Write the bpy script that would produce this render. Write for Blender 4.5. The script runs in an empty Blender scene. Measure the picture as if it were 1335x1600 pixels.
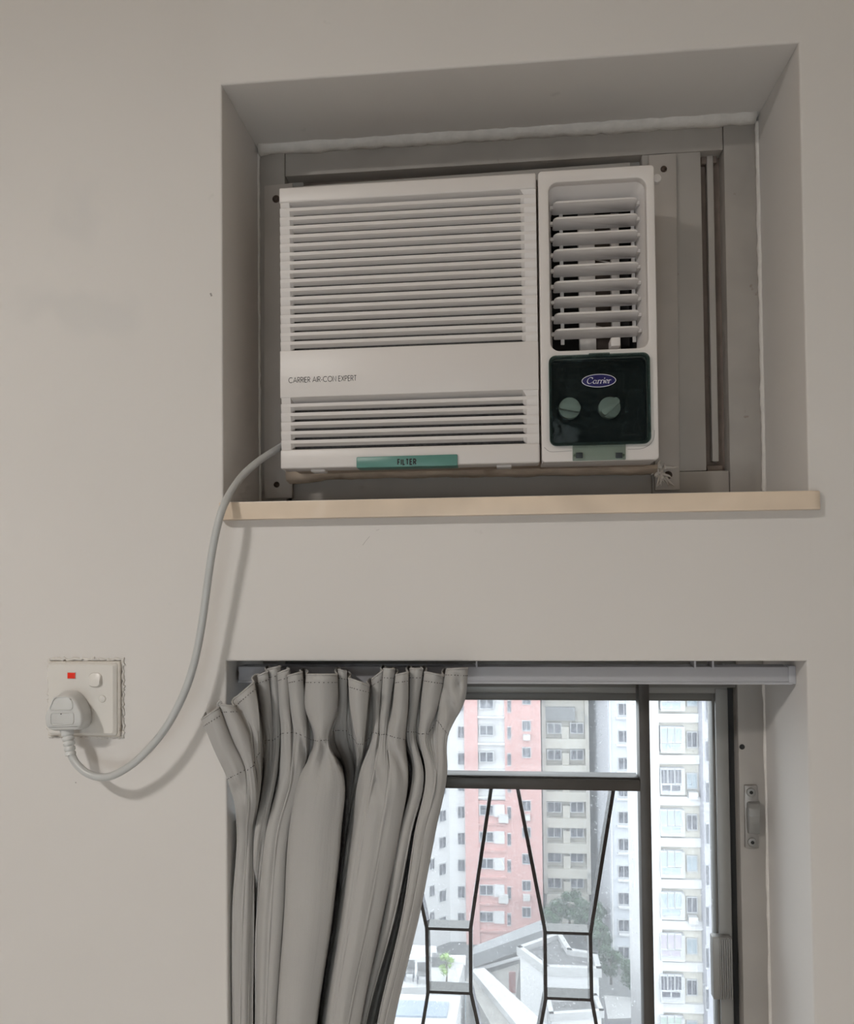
import bpy, bmesh, math, random
from mathutils import Vector, Matrix
random.seed(7)
S = bpy.context.scene
COL = S.collection

# ------------------------------------------------------------------ camera
FPX, PPX, PPY = 1264.3, 655.3, 874.8
YAW, PITCH, ROLL = .09982, .02490, -.00995
CAM = Vector((0.0, -0.92, 1.6))
_f = Vector((-math.sin(YAW)*math.cos(PITCH), math.cos(YAW)*math.cos(PITCH), math.sin(PITCH)))
_r0 = Vector((math.cos(YAW), math.sin(YAW), 0)); _u0 = _r0.cross(_f)
_r = _r0*math.cos(ROLL) + _u0*math.sin(ROLL); _u = -_r0*math.sin(ROLL) + _u0*math.cos(ROLL)
cd = bpy.data.cameras.new('camera'); cam = bpy.data.objects.new('camera', cd); COL.objects.link(cam)
cd.sensor_fit = 'VERTICAL'; cd.sensor_height = 24.0; cd.lens = FPX/1600*24
cd.shift_x = (667.5-PPX)/1600; cd.shift_y = (PPY-800)/1600
cd.clip_start = .02; cd.clip_end = 600
m = Matrix((_r, _u, -_f)).transposed().to_4x4(); m.translation = CAM
cam.matrix_world = m
S.camera = cam

# ------------------------------------------------------------------ world, light, exposure
SKY_STRENGTH = 4.5
LAMP_STRENGTH = 270.0
LAMP_POS = (-1.12, -1.66, 2.60)
BW = (-1.15, .5, .35, 1.55)               # opening of the window added behind the camera for fill: x0, x1, z0, z1
w = bpy.data.worlds.new('overcast'); S.world = w; w.use_nodes = True
bg = w.node_tree.nodes['Background']
bg.inputs[0].default_value = (.90, .955, 1.0, 1); bg.inputs[1].default_value = SKY_STRENGTH
S.view_settings.view_transform = 'Standard'; S.view_settings.look = 'None'
S.view_settings.gamma = 1; S.view_settings.use_curve_mapping = False
S.view_settings.exposure = -0.17
S.cycles.use_denoising = True
S.cycles.max_bounces = 6; S.cycles.diffuse_bounces = 4; S.cycles.glossy_bounces = 2; S.cycles.transparent_max_bounces = 8
S.cycles.use_adaptive_sampling = True; S.cycles.adaptive_threshold = .06; S.cycles.adaptive_min_samples = 12
S.cycles.caustics_reflective = False; S.cycles.caustics_refractive = False

# ------------------------------------------------------------------ helpers
def ray(px, py):
    return _f + _r*((px-PPX)/FPX) - _u*((py-PPY)/FPX)
def P3(px, py, Y):                       # the point seen at a pixel on the plane y = Y
    d = ray(px, py); return CAM + d*((Y-CAM.y)/d.y)
def W(px, py, Y):
    p = P3(px, py, Y); return (p.x, p.z)
def PZ(px, py, Z):                       # ... on the plane z = Z
    d = ray(px, py); return CAM + d*((Z-CAM.z)/d.z)

def lin(c):
    return tuple(((v/255+.055)/1.055)**2.4 if v > 10 else v/255/12.92 for v in c)

def mat(name, col, rough=.5, var=.06, vscale=9.0, bump=.0, bscale=60.0, metal=0.0, spec=.5, stretch=None,
        spots=None, emit=None, coat=0.0):
    """principled material: mottled base colour, fine bump, optional dirt spots (colour, scale, threshold)"""
    M = bpy.data.materials.new(name); M.use_nodes = True
    nt = M.node_tree; N = nt.nodes; L = nt.links; b = N['Principled BSDF']
    tc = N.new('ShaderNodeTexCoord'); src = tc.outputs['Object']
    if stretch:
        mp = N.new('ShaderNodeMapping'); mp.inputs['Scale'].default_value = stretch
        L.new(src, mp.inputs[0]); src = mp.outputs[0]
    out = None
    if var > 0:
        n = N.new('ShaderNodeTexNoise'); n.inputs['Scale'].default_value = vscale; n.inputs['Detail'].default_value = 2
        L.new(src, n.inputs['Vector'])
        r = N.new('ShaderNodeValToRGB'); r.color_ramp.elements[0].position = .32; r.color_ramp.elements[1].position = .68
        r.color_ramp.elements[0].color = (*[max(0, c*(1-var)) for c in col], 1)
        r.color_ramp.elements[1].color = (*[min(1, c*(1+var)) for c in col], 1)
        L.new(n.outputs[0], r.inputs[0]); out = r.outputs[0]
    if spots:
        for sc, ss, th in spots:
            n2 = N.new('ShaderNodeTexNoise'); n2.inputs['Scale'].default_value = ss; n2.inputs['Detail'].default_value = 3
            L.new(src, n2.inputs['Vector'])
            r2 = N.new('ShaderNodeValToRGB'); r2.color_ramp.elements[0].position = th; r2.color_ramp.elements[1].position = th+.06
            L.new(n2.outputs[0], r2.inputs[0])
            mx = N.new('ShaderNodeMixRGB'); L.new(r2.outputs[0], mx.inputs[0])
            if out: L.new(out, mx.inputs[1])
            else: mx.inputs[1].default_value = (*col, 1)
            mx.inputs[2].default_value = (*sc, 1); out = mx.outputs[0]
    if out: L.new(out, b.inputs['Base Color'])
    else: b.inputs['Base Color'].default_value = (*col, 1)
    b.inputs['Roughness'].default_value = rough; b.inputs['Metallic'].default_value = metal
    b.inputs['Specular IOR Level'].default_value = spec; b.inputs['Coat Weight'].default_value = coat
    if emit:
        b.inputs['Emission Color'].default_value = (*emit[0], 1); b.inputs['Emission Strength'].default_value = emit[1]
    if bump > 0:
        n3 = N.new('ShaderNodeTexNoise'); n3.inputs['Scale'].default_value = bscale; n3.inputs['Detail'].default_value = 2
        L.new(src, n3.inputs['Vector'])
        bp = N.new('ShaderNodeBump'); bp.inputs['Strength'].default_value = bump; bp.inputs['Distance'].default_value = .002
        L.new(n3.outputs[0], bp.inputs['Height']); L.new(bp.outputs[0], b.inputs['Normal'])
    return M

def tag(o, label=None, cat=None, group=None, kind=None):
    if label: o['label'] = label
    if cat: o['category'] = cat
    if group: o['group'] = group
    if kind: o['kind'] = kind
    return o
def empty(name, loc, label=None, cat=None, group=None, kind=None):
    o = bpy.data.objects.new(name, None); COL.objects.link(o); o.location = loc
    o.empty_display_size = .02
    return tag(o, label, cat, group, kind)
def wloc(o):
    v = Vector((0, 0, 0))
    while o is not None:
        v = v + o.location; o = o.parent
    return v
def link(name, me, mt=None, parent=None, loc=None):
    """mesh data in world coordinates (or about loc); parents are Empties or meshes without rotation"""
    o = bpy.data.objects.new(name, me); COL.objects.link(o)
    if mt is not None and not me.materials: me.materials.append(mt)
    l = Vector(loc) if loc else Vector((0, 0, 0))
    if parent is not None:
        o.parent = parent; l = l - wloc(parent)
    o.location = l
    return o
def bm_mesh(name, bm, smooth=False, angle=None):
    bmesh.ops.recalc_face_normals(bm, faces=bm.faces[:])
    me = bpy.data.meshes.new(name); bm.to_mesh(me); bm.free()
    if smooth:
        for p in me.polygons: p.use_smooth = True
        if angle: me.set_sharp_from_angle(angle=math.radians(angle))
    return me
def bm_box(bm, x0, x1, y0, y1, z0, z1):
    vs = [bm.verts.new(p) for p in ((x0,y0,z0),(x1,y0,z0),(x1,y1,z0),(x0,y1,z0),(x0,y0,z1),(x1,y0,z1),(x1,y1,z1),(x0,y1,z1))]
    for f in ((3,2,1,0),(4,5,6,7),(0,1,5,4),(1,2,6,5),(2,3,7,6),(3,0,4,7)): bm.faces.new([vs[i] for i in f])
    return vs
def do_bevel(bm, b, seg=2, edges=None):
    if b > 0:
        bmesh.ops.bevel(bm, geom=edges or bm.edges[:], offset=b, segments=seg, profile=.5, affect='EDGES', clamp_overlap=True)
def box(name, x0, x1, y0, y1, z0, z1, mt, parent=None, bevel=0.0, seg=2):
    bm = bmesh.new(); bm_box(bm, min(x0,x1), max(x0,x1), y0, y1, min(z0,z1), max(z0,z1)); do_bevel(bm, bevel, seg)
    return link(name, bm_mesh(name, bm, bevel > 0, 40), mt, parent)
def bm_prism(bm, poly, y0, y1):
    a = [bm.verts.new((x, y0, z)) for x, z in poly]; c = [bm.verts.new((x, y1, z)) for x, z in poly]
    bm.faces.new(a); bm.faces.new(c[::-1]); n = len(poly)
    for i in range(n): bm.faces.new((a[i], c[i], c[(i+1) % n], a[(i+1) % n]))
def prism(name, poly, y0, y1, mt, parent=None, bevel=0.0, seg=2, smooth=False):
    bm = bmesh.new(); bm_prism(bm, poly, y0, y1); do_bevel(bm, bevel, seg)
    return link(name, bm_mesh(name, bm, smooth or bevel > 0, 40), mt, parent)
def pq(name, pts, y0, y1, mt, parent=None, bevel=0.0, seg=2):
    """prism whose front outline, on the plane y0, is seen at the pixels pts"""
    return prism(name, [W(x, y, y0) for x, y in pts], y0, y1, mt, parent, bevel, seg)
def rrect(x0, x1, z0, z1, r, n=6):
    out = []
    for cx, cz, a0 in ((x1-r, z1-r, 0), (x0+r, z1-r, 90), (x0+r, z0+r, 180), (x1-r, z0+r, 270)):
        for i in range(n+1):
            a = math.radians(a0 + 90*i/n); out.append((cx + r*math.cos(a), cz + r*math.sin(a)))
    return out
def rquad(pts, r, n=5):
    """polygon with rounded corners"""
    out = []; k = len(pts)
    for i in range(k):
        p = Vector(pts[i]); a = Vector(pts[i-1]); b = Vector(pts[(i+1) % k])
        rr = r[i] if isinstance(r, (list, tuple)) else r
        if rr <= 0: out.append(tuple(p)); continue
        u = (a-p).normalized(); v = (b-p).normalized()
        s = p + u*rr; e = p + v*rr
        for j in range(n+1):
            t = j/n; q = s*(1-t)**2 + p*2*t*(1-t) + e*t*t; out.append(tuple(q))
    return out
def plate(name, outer, holes, y0, y1, mt, parent=None, bevel=0.0):
    """flat plate in xz with holes (2D filled curve turned into a mesh)"""
    cu = bpy.data.curves.new(name, 'CURVE'); cu.dimensions = '2D'; cu.fill_mode = 'BOTH'
    for loop in [outer] + holes:
        sp = cu.splines.new('POLY'); sp.points.add(len(loop)-1); sp.use_cyclic_u = True
        for q, (x, z) in zip(sp.points, loop): q.co = (x, z, 0, 1)
    cu.extrude = (y1-y0)/2 - bevel; cu.bevel_depth = bevel; cu.bevel_resolution = 2; cu.offset = -bevel
    t = bpy.data.objects.new('tmp', cu); COL.objects.link(t)
    dg = bpy.context.evaluated_depsgraph_get(); dg.update()
    me = bpy.data.meshes.new_from_object(t.evaluated_get(dg))
    bpy.data.objects.remove(t); bpy.data.curves.remove(cu)
    me.name = name; me.materials.clear()
    for v in me.vertices:
        x, z, h = v.co; v.co = (x, (y0+y1)/2 - h, z)
    bm = bmesh.new(); bm.from_mesh(me); bmesh.ops.remove_doubles(bm, verts=bm.verts[:], dist=1e-6)
    bmesh.ops.recalc_face_normals(bm, faces=bm.faces[:]); bm.to_mesh(me); bm.free()
    for p in me.polygons: p.use_smooth = True
    me.set_sharp_from_angle(angle=math.radians(35))
    return link(name, me, mt, parent)
def loft(name, loops, mt, parent=None, close=False, smooth=True, angle=50, cap=(False, False)):
    bm = bmesh.new(); rows = [[bm.verts.new(p) for p in l] for l in loops]; n = len(rows[0])
    for a, b in zip(rows, rows[1:]):
        for i in range(n): bm.faces.new((a[i], a[(i+1) % n], b[(i+1) % n], b[i]))
    if cap[0]: bm.faces.new(rows[0][::-1])
    if cap[1]: bm.faces.new(rows[-1])
    return link(name, bm_mesh(name, bm, smooth, angle), mt, parent)
def catmull(pts, n):
    out = []; k = len(pts)
    for i in range(k-1):
        p0 = pts[max(i-1, 0)]; p1 = pts[i]; p2 = pts[i+1]; p3 = pts[min(i+2, k-1)]
        for j in range(n):
            t = j/n
            out.append(tuple(.5*((2*b) + (-a+c)*t + (2*a-5*b+4*c-d)*t*t + (-a+3*b-3*c+d)*t**3) for a, b, c, d in zip(p0, p1, p2, p3)))
    out.append(tuple(pts[-1])); return out
def bm_tube(bm, pts, r, n=10, cap=True):
    pts = [Vector(p) for p in pts]; rows = []; up = None
    for i, p in enumerate(pts):
        t = (pts[min(i+1, len(pts)-1)] - pts[max(i-1, 0)]).normalized()
        if up is None: up = t.orthogonal().normalized()
        up = (up - t*up.dot(t)).normalized(); s = t.cross(up)
        rr = r[i] if isinstance(r, (list, tuple)) else r
        rows.append([bm.verts.new(p + (up*math.cos(2*math.pi*k/n) + s*math.sin(2*math.pi*k/n))*rr) for k in range(n)])
    for a, b in zip(rows, rows[1:]):
        for i in range(n): bm.faces.new((a[i], a[(i+1) % n], b[(i+1) % n], b[i]))
    if cap: bm.faces.new(rows[0][::-1]); bm.faces.new(rows[-1])
def tube(name, pts, r, mt, parent=None, n=10):
    bm = bmesh.new(); bm_tube(bm, pts, r, n)
    return link(name, bm_mesh(name, bm, True, 60), mt, parent)
def disc(name, cx, cz, r, y0, y1, mt, parent=None, n=28, bevel=0.0, rz=None):
    poly = [(cx + r*math.cos(2*math.pi*i/n), cz + (rz or r)*math.sin(2*math.pi*i/n)) for i in range(n)]
    bm = bmesh.new(); bm_prism(bm, poly, y0, y1)
    if bevel:
        bm.edges.ensure_lookup_table()
        do_bevel(bm, bevel, 2, [e for e in bm.edges if abs(e.verts[0].co.y-y0) < 1e-7 and abs(e.verts[1].co.y-y0) < 1e-7])
    return link(name, bm_mesh(name, bm, True, 40), mt, parent)
def screw(name, cx, cz, r, y, mt, parent=None, slot=True):
    """domed screw head with a cross slot"""
    bm = bmesh.new(); n = 20; rows = []
    for rr, d in ((1, 0), (.95, -.25), (.7, -.42), (.3, -.5)):
        rows.append([bm.verts.new((cx + r*rr*math.cos(2*math.pi*i/n), y + d*r, cz + r*rr*math.sin(2*math.pi*i/n))) for i in range(n)])
    for a, b in zip(rows, rows[1:]):
        for i in range(n): bm.faces.new((a[i], a[(i+1) % n], b[(i+1) % n], b[i]))
    bm.faces.new(rows[-1])
    return link(name, bm_mesh(name, bm, True, 60), mt, parent)

# stroke lettering ------------------------------------------------------------
def arc(cx, cy, r, a0, a1, n=10, ry=None):
    return [(cx + r*math.cos(math.radians(a0+(a1-a0)*i/n)), cy + (ry or r)*math.sin(math.radians(a0+(a1-a0)*i/n))) for i in range(n+1)]
GL = {
 'C': (.86, [arc(.5, .5, .5, 48, 312, 20)]),
 'A': (.80, [[(0, 0), (.40, 1), (.80, 0)], [(.13, .32), (.67, .32)]]),
 'R': (.52, [[(0, 0), (0, 1), (.24, 1)] + arc(.24, .74, .26, 90, -90, 10)[1:] + [(.02, .48)], [(.22, .48), (.52, 0)]]),
 'I': (.02, [[(0, 0), (0, 1)]]),
 'E': (.44, [[(.44, 1), (0, 1), (0, 0), (.44, 0)], [(0, .52), (.40, .52)]]),
 'F': (.42, [[(.42, 1), (0, 1), (0, 0)], [(0, .5), (.36, .5)]]),
 'L': (.38, [[(0, 1), (0, 0), (.38, 0)]]),
 'O': (1.0, [arc(.5, .5, .5, 0, 360, 28)]),
 'N': (.66, [[(0, 0), (0, 1), (.66, 0), (.66, 1)]]),
 'X': (.62, [[(0, 0), (.62, 1)], [(0, 1), (.62, 0)]]),
 'P': (.50, [[(0, 0), (0, 1), (.24, 1)] + arc(.24, .74, .26, 90, -90, 10)[1:] + [(.02, .48)]]),
 'T': (.50, [[(0, 1), (.50, 1)], [(.25, 1), (.25, 0)]]),
 '-': (.26, [[(0, .36), (.26, .36)]]), ' ': (.20, [])}
def ribbon(bm, pts, wd, fn, nib=None):
    """flat stroke; with nib = (angle, min share) its width follows a broad pen"""
    P = [Vector(p) for p in pts]; n = len(P); closed = (P[0]-P[-1]).length < 1e-6; Lr, Rr = [], []
    for i in range(n):
        a = P[i-1] if i > 0 else (P[-2] if closed else None); b = P[i+1] if i < n-1 else (P[1] if closed else None)
        d1 = (P[i]-a).normalized() if a is not None else None; d2 = (b-P[i]).normalized() if b is not None else None
        if d1 is None: d1 = d2
        if d2 is None: d2 = d1
        t = d1+d2; t = t.normalized() if t.length > .2 else d1
        nn = Vector((-t.y, t.x)); h = wd/2
        if nib:
            na = Vector((math.cos(nib[0]), math.sin(nib[0]))); h *= nib[1] + (1-nib[1])*abs(nn.dot(na))
        else: h /= max(.55, abs(nn.dot(Vector((-d1.y, d1.x)))))
        Lr.append(bm.verts.new(fn(P[i]+nn*h))); Rr.append(bm.verts.new(fn(P[i]-nn*h)))
    for i in range(n-1): bm.faces.new((Lr[i], Lr[i+1], Rr[i+1], Rr[i]))
def lettering(name, text, x0, z0, h, width, y, mt, parent, wd=.1, gap=.17, rise=0.0):
    tot = 0
    for i, c in enumerate(text): tot += GL[c][0] + (gap if i < len(text)-1 else 0)
    sx = width/tot; bm = bmesh.new(); cx = 0
    for c in text:
        for st in GL[c][1]:
            ribbon(bm, [(p[0]+cx, p[1]) for p in st], wd, lambda q: (x0+q[0]*sx, y, z0+q[1]*h+rise*(q[0]*sx/width)))
        cx += GL[c][0]+gap
    return link(name, bm_mesh(name, bm), mt, parent)

# ------------------------------------------------------------------ materials
M = {}
M['wall'] = mat('wall_paint', (.71, .683, .662), .62, .025, 2.2, .12, 35, spec=.35,
                spots=[((.685, .664, .648), 5.0, .63), ((.62, .60, .58), 22, .73)])
M['ceil'] = mat('ceiling_paint', (.80, .67, .50), .8, .02, 3)
M['floor'] = mat('floor_wood', (.70, .66, .61), .45, .12, 3, stretch=(1, 8, 1))
M['marble'] = mat('beige_marble', (.76, .63, .50), .3, .10, 14, 0, spots=[((.68, .47, .32), 12, .66), ((.80, .70, .60), 7, .62)])
M['frame_old'] = mat('old_painted_aluminium', (.375, .345, .315), .55, .06, 18, .06, 90, spots=[((.24, .19, .15), 45, .72)])
M['panel_old'] = mat('infill_panel_paint', (.42, .39, .36), .6, .05, 9, .05, 70, spots=[((.27, .21, .17), 38, .73)])
M['plate_old'] = mat('mounting_plate_paint', (.45, .41, .375), .55, .06, 16, .06, 80, spots=[((.25, .19, .15), 50, .72)])
M['gap_brown'] = mat('dark_brown_fill', (.20, .155, .13), .8, .15, 30, .1, 60)  # dark brown for the sealant band, the slot and the vane gap
M['foam'] = mat('stained_foam', (.52, .42, .33), .85, .18, 25, .3, 80, spots=[((.33, .24, .17), 14, .62)])
M['fluff'] = mat('torn_white_foam', (.75, .70, .65), .9, .1, 40)
M['rust'] = mat('rusty_bolt', (.075, .05, .038), .6, .4, 200, .4, 300)
M['ac'] = mat('ac_white_plastic', (.745, .71, .695), .38, .012, 6)
M['ac_in'] = mat('ac_inner_plastic', (.66, .63, .61), .5, .03, 20)
M['ac_cab'] = mat('ac_cabinet_metal', (.50, .40, .32), .6, .08, 12, spots=[((.38, .29, .22), 9, .6)])
M['shaded_filter_net'] = mat('shaded_filter_net', (.13, .125, .125), .8, .2, 300)  # net coloured dark to deepen the shade between the slats
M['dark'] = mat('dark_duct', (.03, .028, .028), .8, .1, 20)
M['dusty'] = mat('dusty_vane', (.58, .545, .52), .6, .12, 60)
M['teal'] = mat('filter_tab_teal', (.105, .27, .235), .35, .02, 10)
M['black'] = mat('print_black', (.02, .02, .022), .6, 0)
M['seam'] = mat('seam_line', (.32, .30, .29), .6, 0)
M['panel_dark'] = mat('control_panel_dark', (.018, .026, .032), .4, .1, 20)
M['knob'] = mat('knob_plastic', (.80, .80, .76), .5, .02, 30)
M['logo_blue'] = mat('logo_blue', (.008, .007, .10), .4, 0)
M['logo_white'] = mat('logo_white', (.80, .80, .85), .4, 0)
M['cord'] = mat('cord_grey_plastic', (.52, .53, .53), .35, .02, 30)
M['plug'] = mat('plug_grey_plastic', (.63, .635, .63), .42, .02, 30)
M['socket'] = mat('socket_white_plastic', (.75, .725, .69), .3, .015, 12)
M['socket_dirty'] = mat('socket_edge_plastic', (.62, .58, .53), .45, .08, 60, spots=[((.42, .36, .30), 90, .66)])
M['neon'] = mat('neon_red', (.75, .03, .015), .25, 0, emit=((1, .06, .02), .12))
M['paintridge'] = mat('lumpy_paint', (.72, .69, .655), .7, .06, 60, .6, 120)
M['curtain'] = None
M['track'] = mat('track_grey_paint', (.46, .46, .49), .5, .03, 10, spots=[((.25, .24, .24), 60, .74)])
M['alu'] = mat('window_aluminium', (.15, .145, .135), .42, .05, 12, metal=.0, spec=.6)
M['alu_lt'] = mat('window_aluminium_light', (.27, .265, .255), .4, .05, 12, metal=.25, spec=.6)
M['jamb'] = mat('jamb_grey_paint', (.36, .335, .31), .5, .05, 14, .05, 70, spots=[((.24, .19, .15), 40, .73)])
M['gap_black'] = mat('near_black_fill', (.012, .012, .012), .6, 0)  # near-black fill for the frame gap, small holes and latch slot
M['grille'] = mat('grille_dark_bronze', (.075, .068, .063), .4, .08, 30, metal=.2)
M['grille_bar'] = mat('grille_thin_bar', (.022, .017, .018), .07, .1, 30, spec=.7)
M['steel'] = mat('dull_steel', (.31, .295, .28), .4, .06, 60, metal=.4)

def curtain_mat():
    Mt = mat('curtain_grey_fabric', (.435, .425, .415), .85, .03, 6, spec=.25)
    nt = Mt.node_tree; N = nt.nodes; L = nt.links; b = N['Principled BSDF']
    uv = N.new('ShaderNodeTexCoord')
    mp = N.new('ShaderNodeMapping'); mp.inputs['Scale'].default_value = (260, 9, 1); L.new(uv.outputs['UV'], mp.inputs[0])
    n = N.new('ShaderNodeTexNoise'); n.inputs['Scale'].default_value = 1; n.inputs['Detail'].default_value = 3; L.new(mp.outputs[0], n.inputs['Vector'])
    n2 = N.new('ShaderNodeTexNoise'); n2.inputs['Scale'].default_value = 900; L.new(uv.outputs['Object'], n2.inputs['Vector'])
    ad = N.new('ShaderNodeMath'); ad.operation = 'MULTIPLY_ADD'; ad.inputs[1].default_value = .4
    L.new(n2.outputs[0], ad.inputs[0]); L.new(n.outputs[0], ad.inputs[2])
    bp = N.new('ShaderNodeBump'); bp.inputs['Strength'].default_value = .22; bp.inputs['Distance'].default_value = .0015
    L.new(ad.outputs[0], bp.inputs['Height']); L.new(bp.outputs[0], b.inputs['Normal'])
    b.inputs['Sheen Weight'].default_value = .12
    return Mt
M['curtain'] = curtain_mat()
M['stitch'] = mat('stitch_thread', (.09, .082, .078), .8, 0)

def glass_mat():
    Mt = bpy.data.materials.new('dusty_hazed_glass'); Mt.use_nodes = True
    nt = Mt.node_tree; N = nt.nodes; L = nt.links; N.remove(N['Principled BSDF']); out = N['Material Output']
    tr = N.new('ShaderNodeBsdfTransparent'); tr.inputs[0].default_value = (.97, .985, .98, 1)
    gl = N.new('ShaderNodeBsdfGlossy'); gl.inputs['Roughness'].default_value = .03
    fr = N.new('ShaderNodeFresnel'); fr.inputs[0].default_value = 1.25
    m1 = N.new('ShaderNodeMixShader'); L.new(fr.outputs[0], m1.inputs[0]); L.new(tr.outputs[0], m1.inputs[1]); L.new(gl.outputs[0], m1.inputs[2])
    tl = N.new('ShaderNodeBsdfTranslucent'); tl.inputs[0].default_value = (.93, .95, .98, 1)
    tc = N.new('ShaderNodeTexCoord')
    v = N.new('ShaderNodeTexNoise'); v.inputs['Scale'].default_value = 420; v.inputs['Detail'].default_value = 2; L.new(tc.outputs['Object'], v.inputs['Vector'])
    r = N.new('ShaderNodeMapRange'); r.inputs[1].default_value = .60; r.inputs[2].default_value = .72; r.inputs[3].default_value = .075; r.inputs[4].default_value = .26  # even veil puts haze over the view; stronger flecks are dust
    L.new(v.outputs[0], r.inputs[0])
    m2 = N.new('ShaderNodeMixShader'); L.new(r.outputs[0], m2.inputs[0]); L.new(m1.outputs[0], m2.inputs[1]); L.new(tl.outputs[0], m2.inputs[2])
    L.new(m2.outputs[0], out.inputs[0]); return Mt
M['glass'] = glass_mat()
def tint_mat(name, tint, diff, share, rough=.12):
    Mt = bpy.data.materials.new(name); Mt.use_nodes = True
    nt = Mt.node_tree; N = nt.nodes; L = nt.links; b = N['Principled BSDF']; out = N['Material Output']
    b.inputs['Base Color'].default_value = (*diff, 1); b.inputs['Roughness'].default_value = rough
    tc = N.new('ShaderNodeTexCoord'); n = N.new('ShaderNodeTexNoise'); n.inputs['Scale'].default_value = 15; L.new(tc.outputs['Object'], n.inputs['Vector'])
    mr = N.new('ShaderNodeMapRange'); mr.inputs[3].default_value = max(0, share-.02); mr.inputs[4].default_value = share+.02; L.new(n.outputs[0], mr.inputs[0])
    tr = N.new('ShaderNodeBsdfTransparent'); tr.inputs[0].default_value = (*tint, 1)
    mx = N.new('ShaderNodeMixShader'); L.new(mr.outputs[0], mx.inputs[0]); L.new(tr.outputs[0], mx.inputs[1]); L.new(b.outputs[0], mx.inputs[2])
    L.new(mx.outputs[0], out.inputs[0]); return Mt
M['door'] = tint_mat('smoked_teal_plastic', (.76, .82, .81), (.028, .042, .048), .15)
M['door_tab'] = tint_mat('clear_green_plastic', (.80, .85, .82), (.16, .20, .18), .13)
M['door_rim'] = tint_mat('smoked_teal_rim', (.66, .74, .73), (.05, .085, .085), .3)

# ------------------------------------------------------------------ room shell
NX0, NX1, NZ0, NZ1 = -.3228, .3365, 1.694, 2.1912         # niche opening
VX0, VX1, VZ0, VZ1 = -.3198, .3306, .62, 1.5075           # lower window opening
WD = .26                                                  # outer wall thickness
RX0, RX1, RY0, CEIL = -3.5, 1.5, -3.6, 2.66
def build_wall_front():
    bm = bmesh.new()
    xs = [RX0-.1, NX0, VX0, VX1, NX1, RX1+.1]; xs.sort(); zs = [-.02, VZ0, VZ1, NZ0, NZ1, CEIL+.05]
    def hole(xa, xb, za, zb):
        cx, cz = (xa+xb)/2, (za+zb)/2
        return (NX0 < cx < NX1 and NZ0 < cz < NZ1) or (VX0 < cx < VX1 and VZ0 < cz < VZ1)
    g = {}
    def vt(i, j, y):
        k = (i, j, y)
        if k not in g: g[k] = bm.verts.new((xs[i], y, zs[j]))
        return g[k]
    nx, nz = len(xs)-1, len(zs)-1
    for i in range(nx):
        for j in range(nz):
            if hole(xs[i], xs[i+1], zs[j], zs[j+1]): continue
            for y in (0, WD): bm.faces.new((vt(i,j,y), vt(i+1,j,y), vt(i+1,j+1,y), vt(i,j+1,y)))
            for di, dj, e in ((-1,0,((i,j),(i,j+1))), (1,0,((i+1,j),(i+1,j+1))), (0,-1,((i,j),(i+1,j))), (0,1,((i,j+1),(i+1,j+1)))):
                a, b = i+di, j+dj
                if not (0 <= a < nx and 0 <= b < nz) or hole(xs[a], xs[a+1], zs[b], zs[b+1]):
                    bm.faces.new((vt(*e[0],0), vt(*e[1],0), vt(*e[1],WD), vt(*e[0],WD)))
    bmesh.ops.recalc_face_normals(bm, faces=bm.faces[:])
    ed = []
    for e in bm.edges:
        a, b = e.verts[0].co, e.verts[1].co
        inn = lambda p: RX0 < p.x < RX1 and .1 < p.z < 2.5
        if len(e.link_faces) == 2 and inn(a) and inn(b) and abs(e.link_faces[0].normal.dot(e.link_faces[1].normal)) < .5:
            if (abs(a.y) < 1e-6 and abs(b.y) < 1e-6) : ed.append(e)
    do_bevel(bm, .0045, 3, ed)
    o = link('wall_front', bm_mesh('wall_front', bm, True, 50), M['wall']); tag(o, 'off-white painted wall with deep niche and window opening', kind='structure')
    return o
wall = build_wall_front()
def st(name, *a, label=None):
    o = box(name, *a); tag(o, label, kind='structure'); return o
st('wall_left', RX0-.1, RX0, RY0, 0, 0, CEIL, M['wall']); st('wall_right', RX1, RX1+.1, RY0, 0, 0, CEIL, M['wall'])
wb = plate('wall_back', [(RX0-.1, 0), (RX1+.1, 0), (RX1+.1, CEIL), (RX0-.1, CEIL)], [[(BW[0], BW[2]), (BW[1], BW[2]), (BW[1], BW[3]), (BW[0], BW[3])]], RY0-.1, RY0, M['wall']); tag(wb, kind='structure')
fill_win = empty('fill_window', ((BW[0]+BW[1])/2, RY0, BW[2]), 'added window in the wall behind the viewer, for daylight fill', None, None, 'structure')  # added opening that lets sky light in to soften the shadows
for i in range(4):
    xx = BW[0]+(BW[1]-BW[0])*i/3; box('frame_post', xx-.02 if i else xx, xx+.02 if i < 3 else xx, RY0-.07, RY0-.03, BW[2], BW[3], M['alu'], fill_win)
for zz in (BW[2], BW[3]-.04): box('frame_rail', BW[0], BW[1], RY0-.075, RY0-.025, zz, zz+.04, M['alu'], fill_win)
box('glass_pane', BW[0]+.02, BW[1]-.02, RY0-.052, RY0-.048, BW[2]+.03, BW[3]-.03, M['glass'], fill_win)
st('floor', RX0-.1, RX1+.1, RY0-.1, 0, -.1, 0, M['floor'])
st('ceiling', RX0-.1, RX1+.1, RY0-.1, 0, CEIL, CEIL+.1, M['ceil'])

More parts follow.
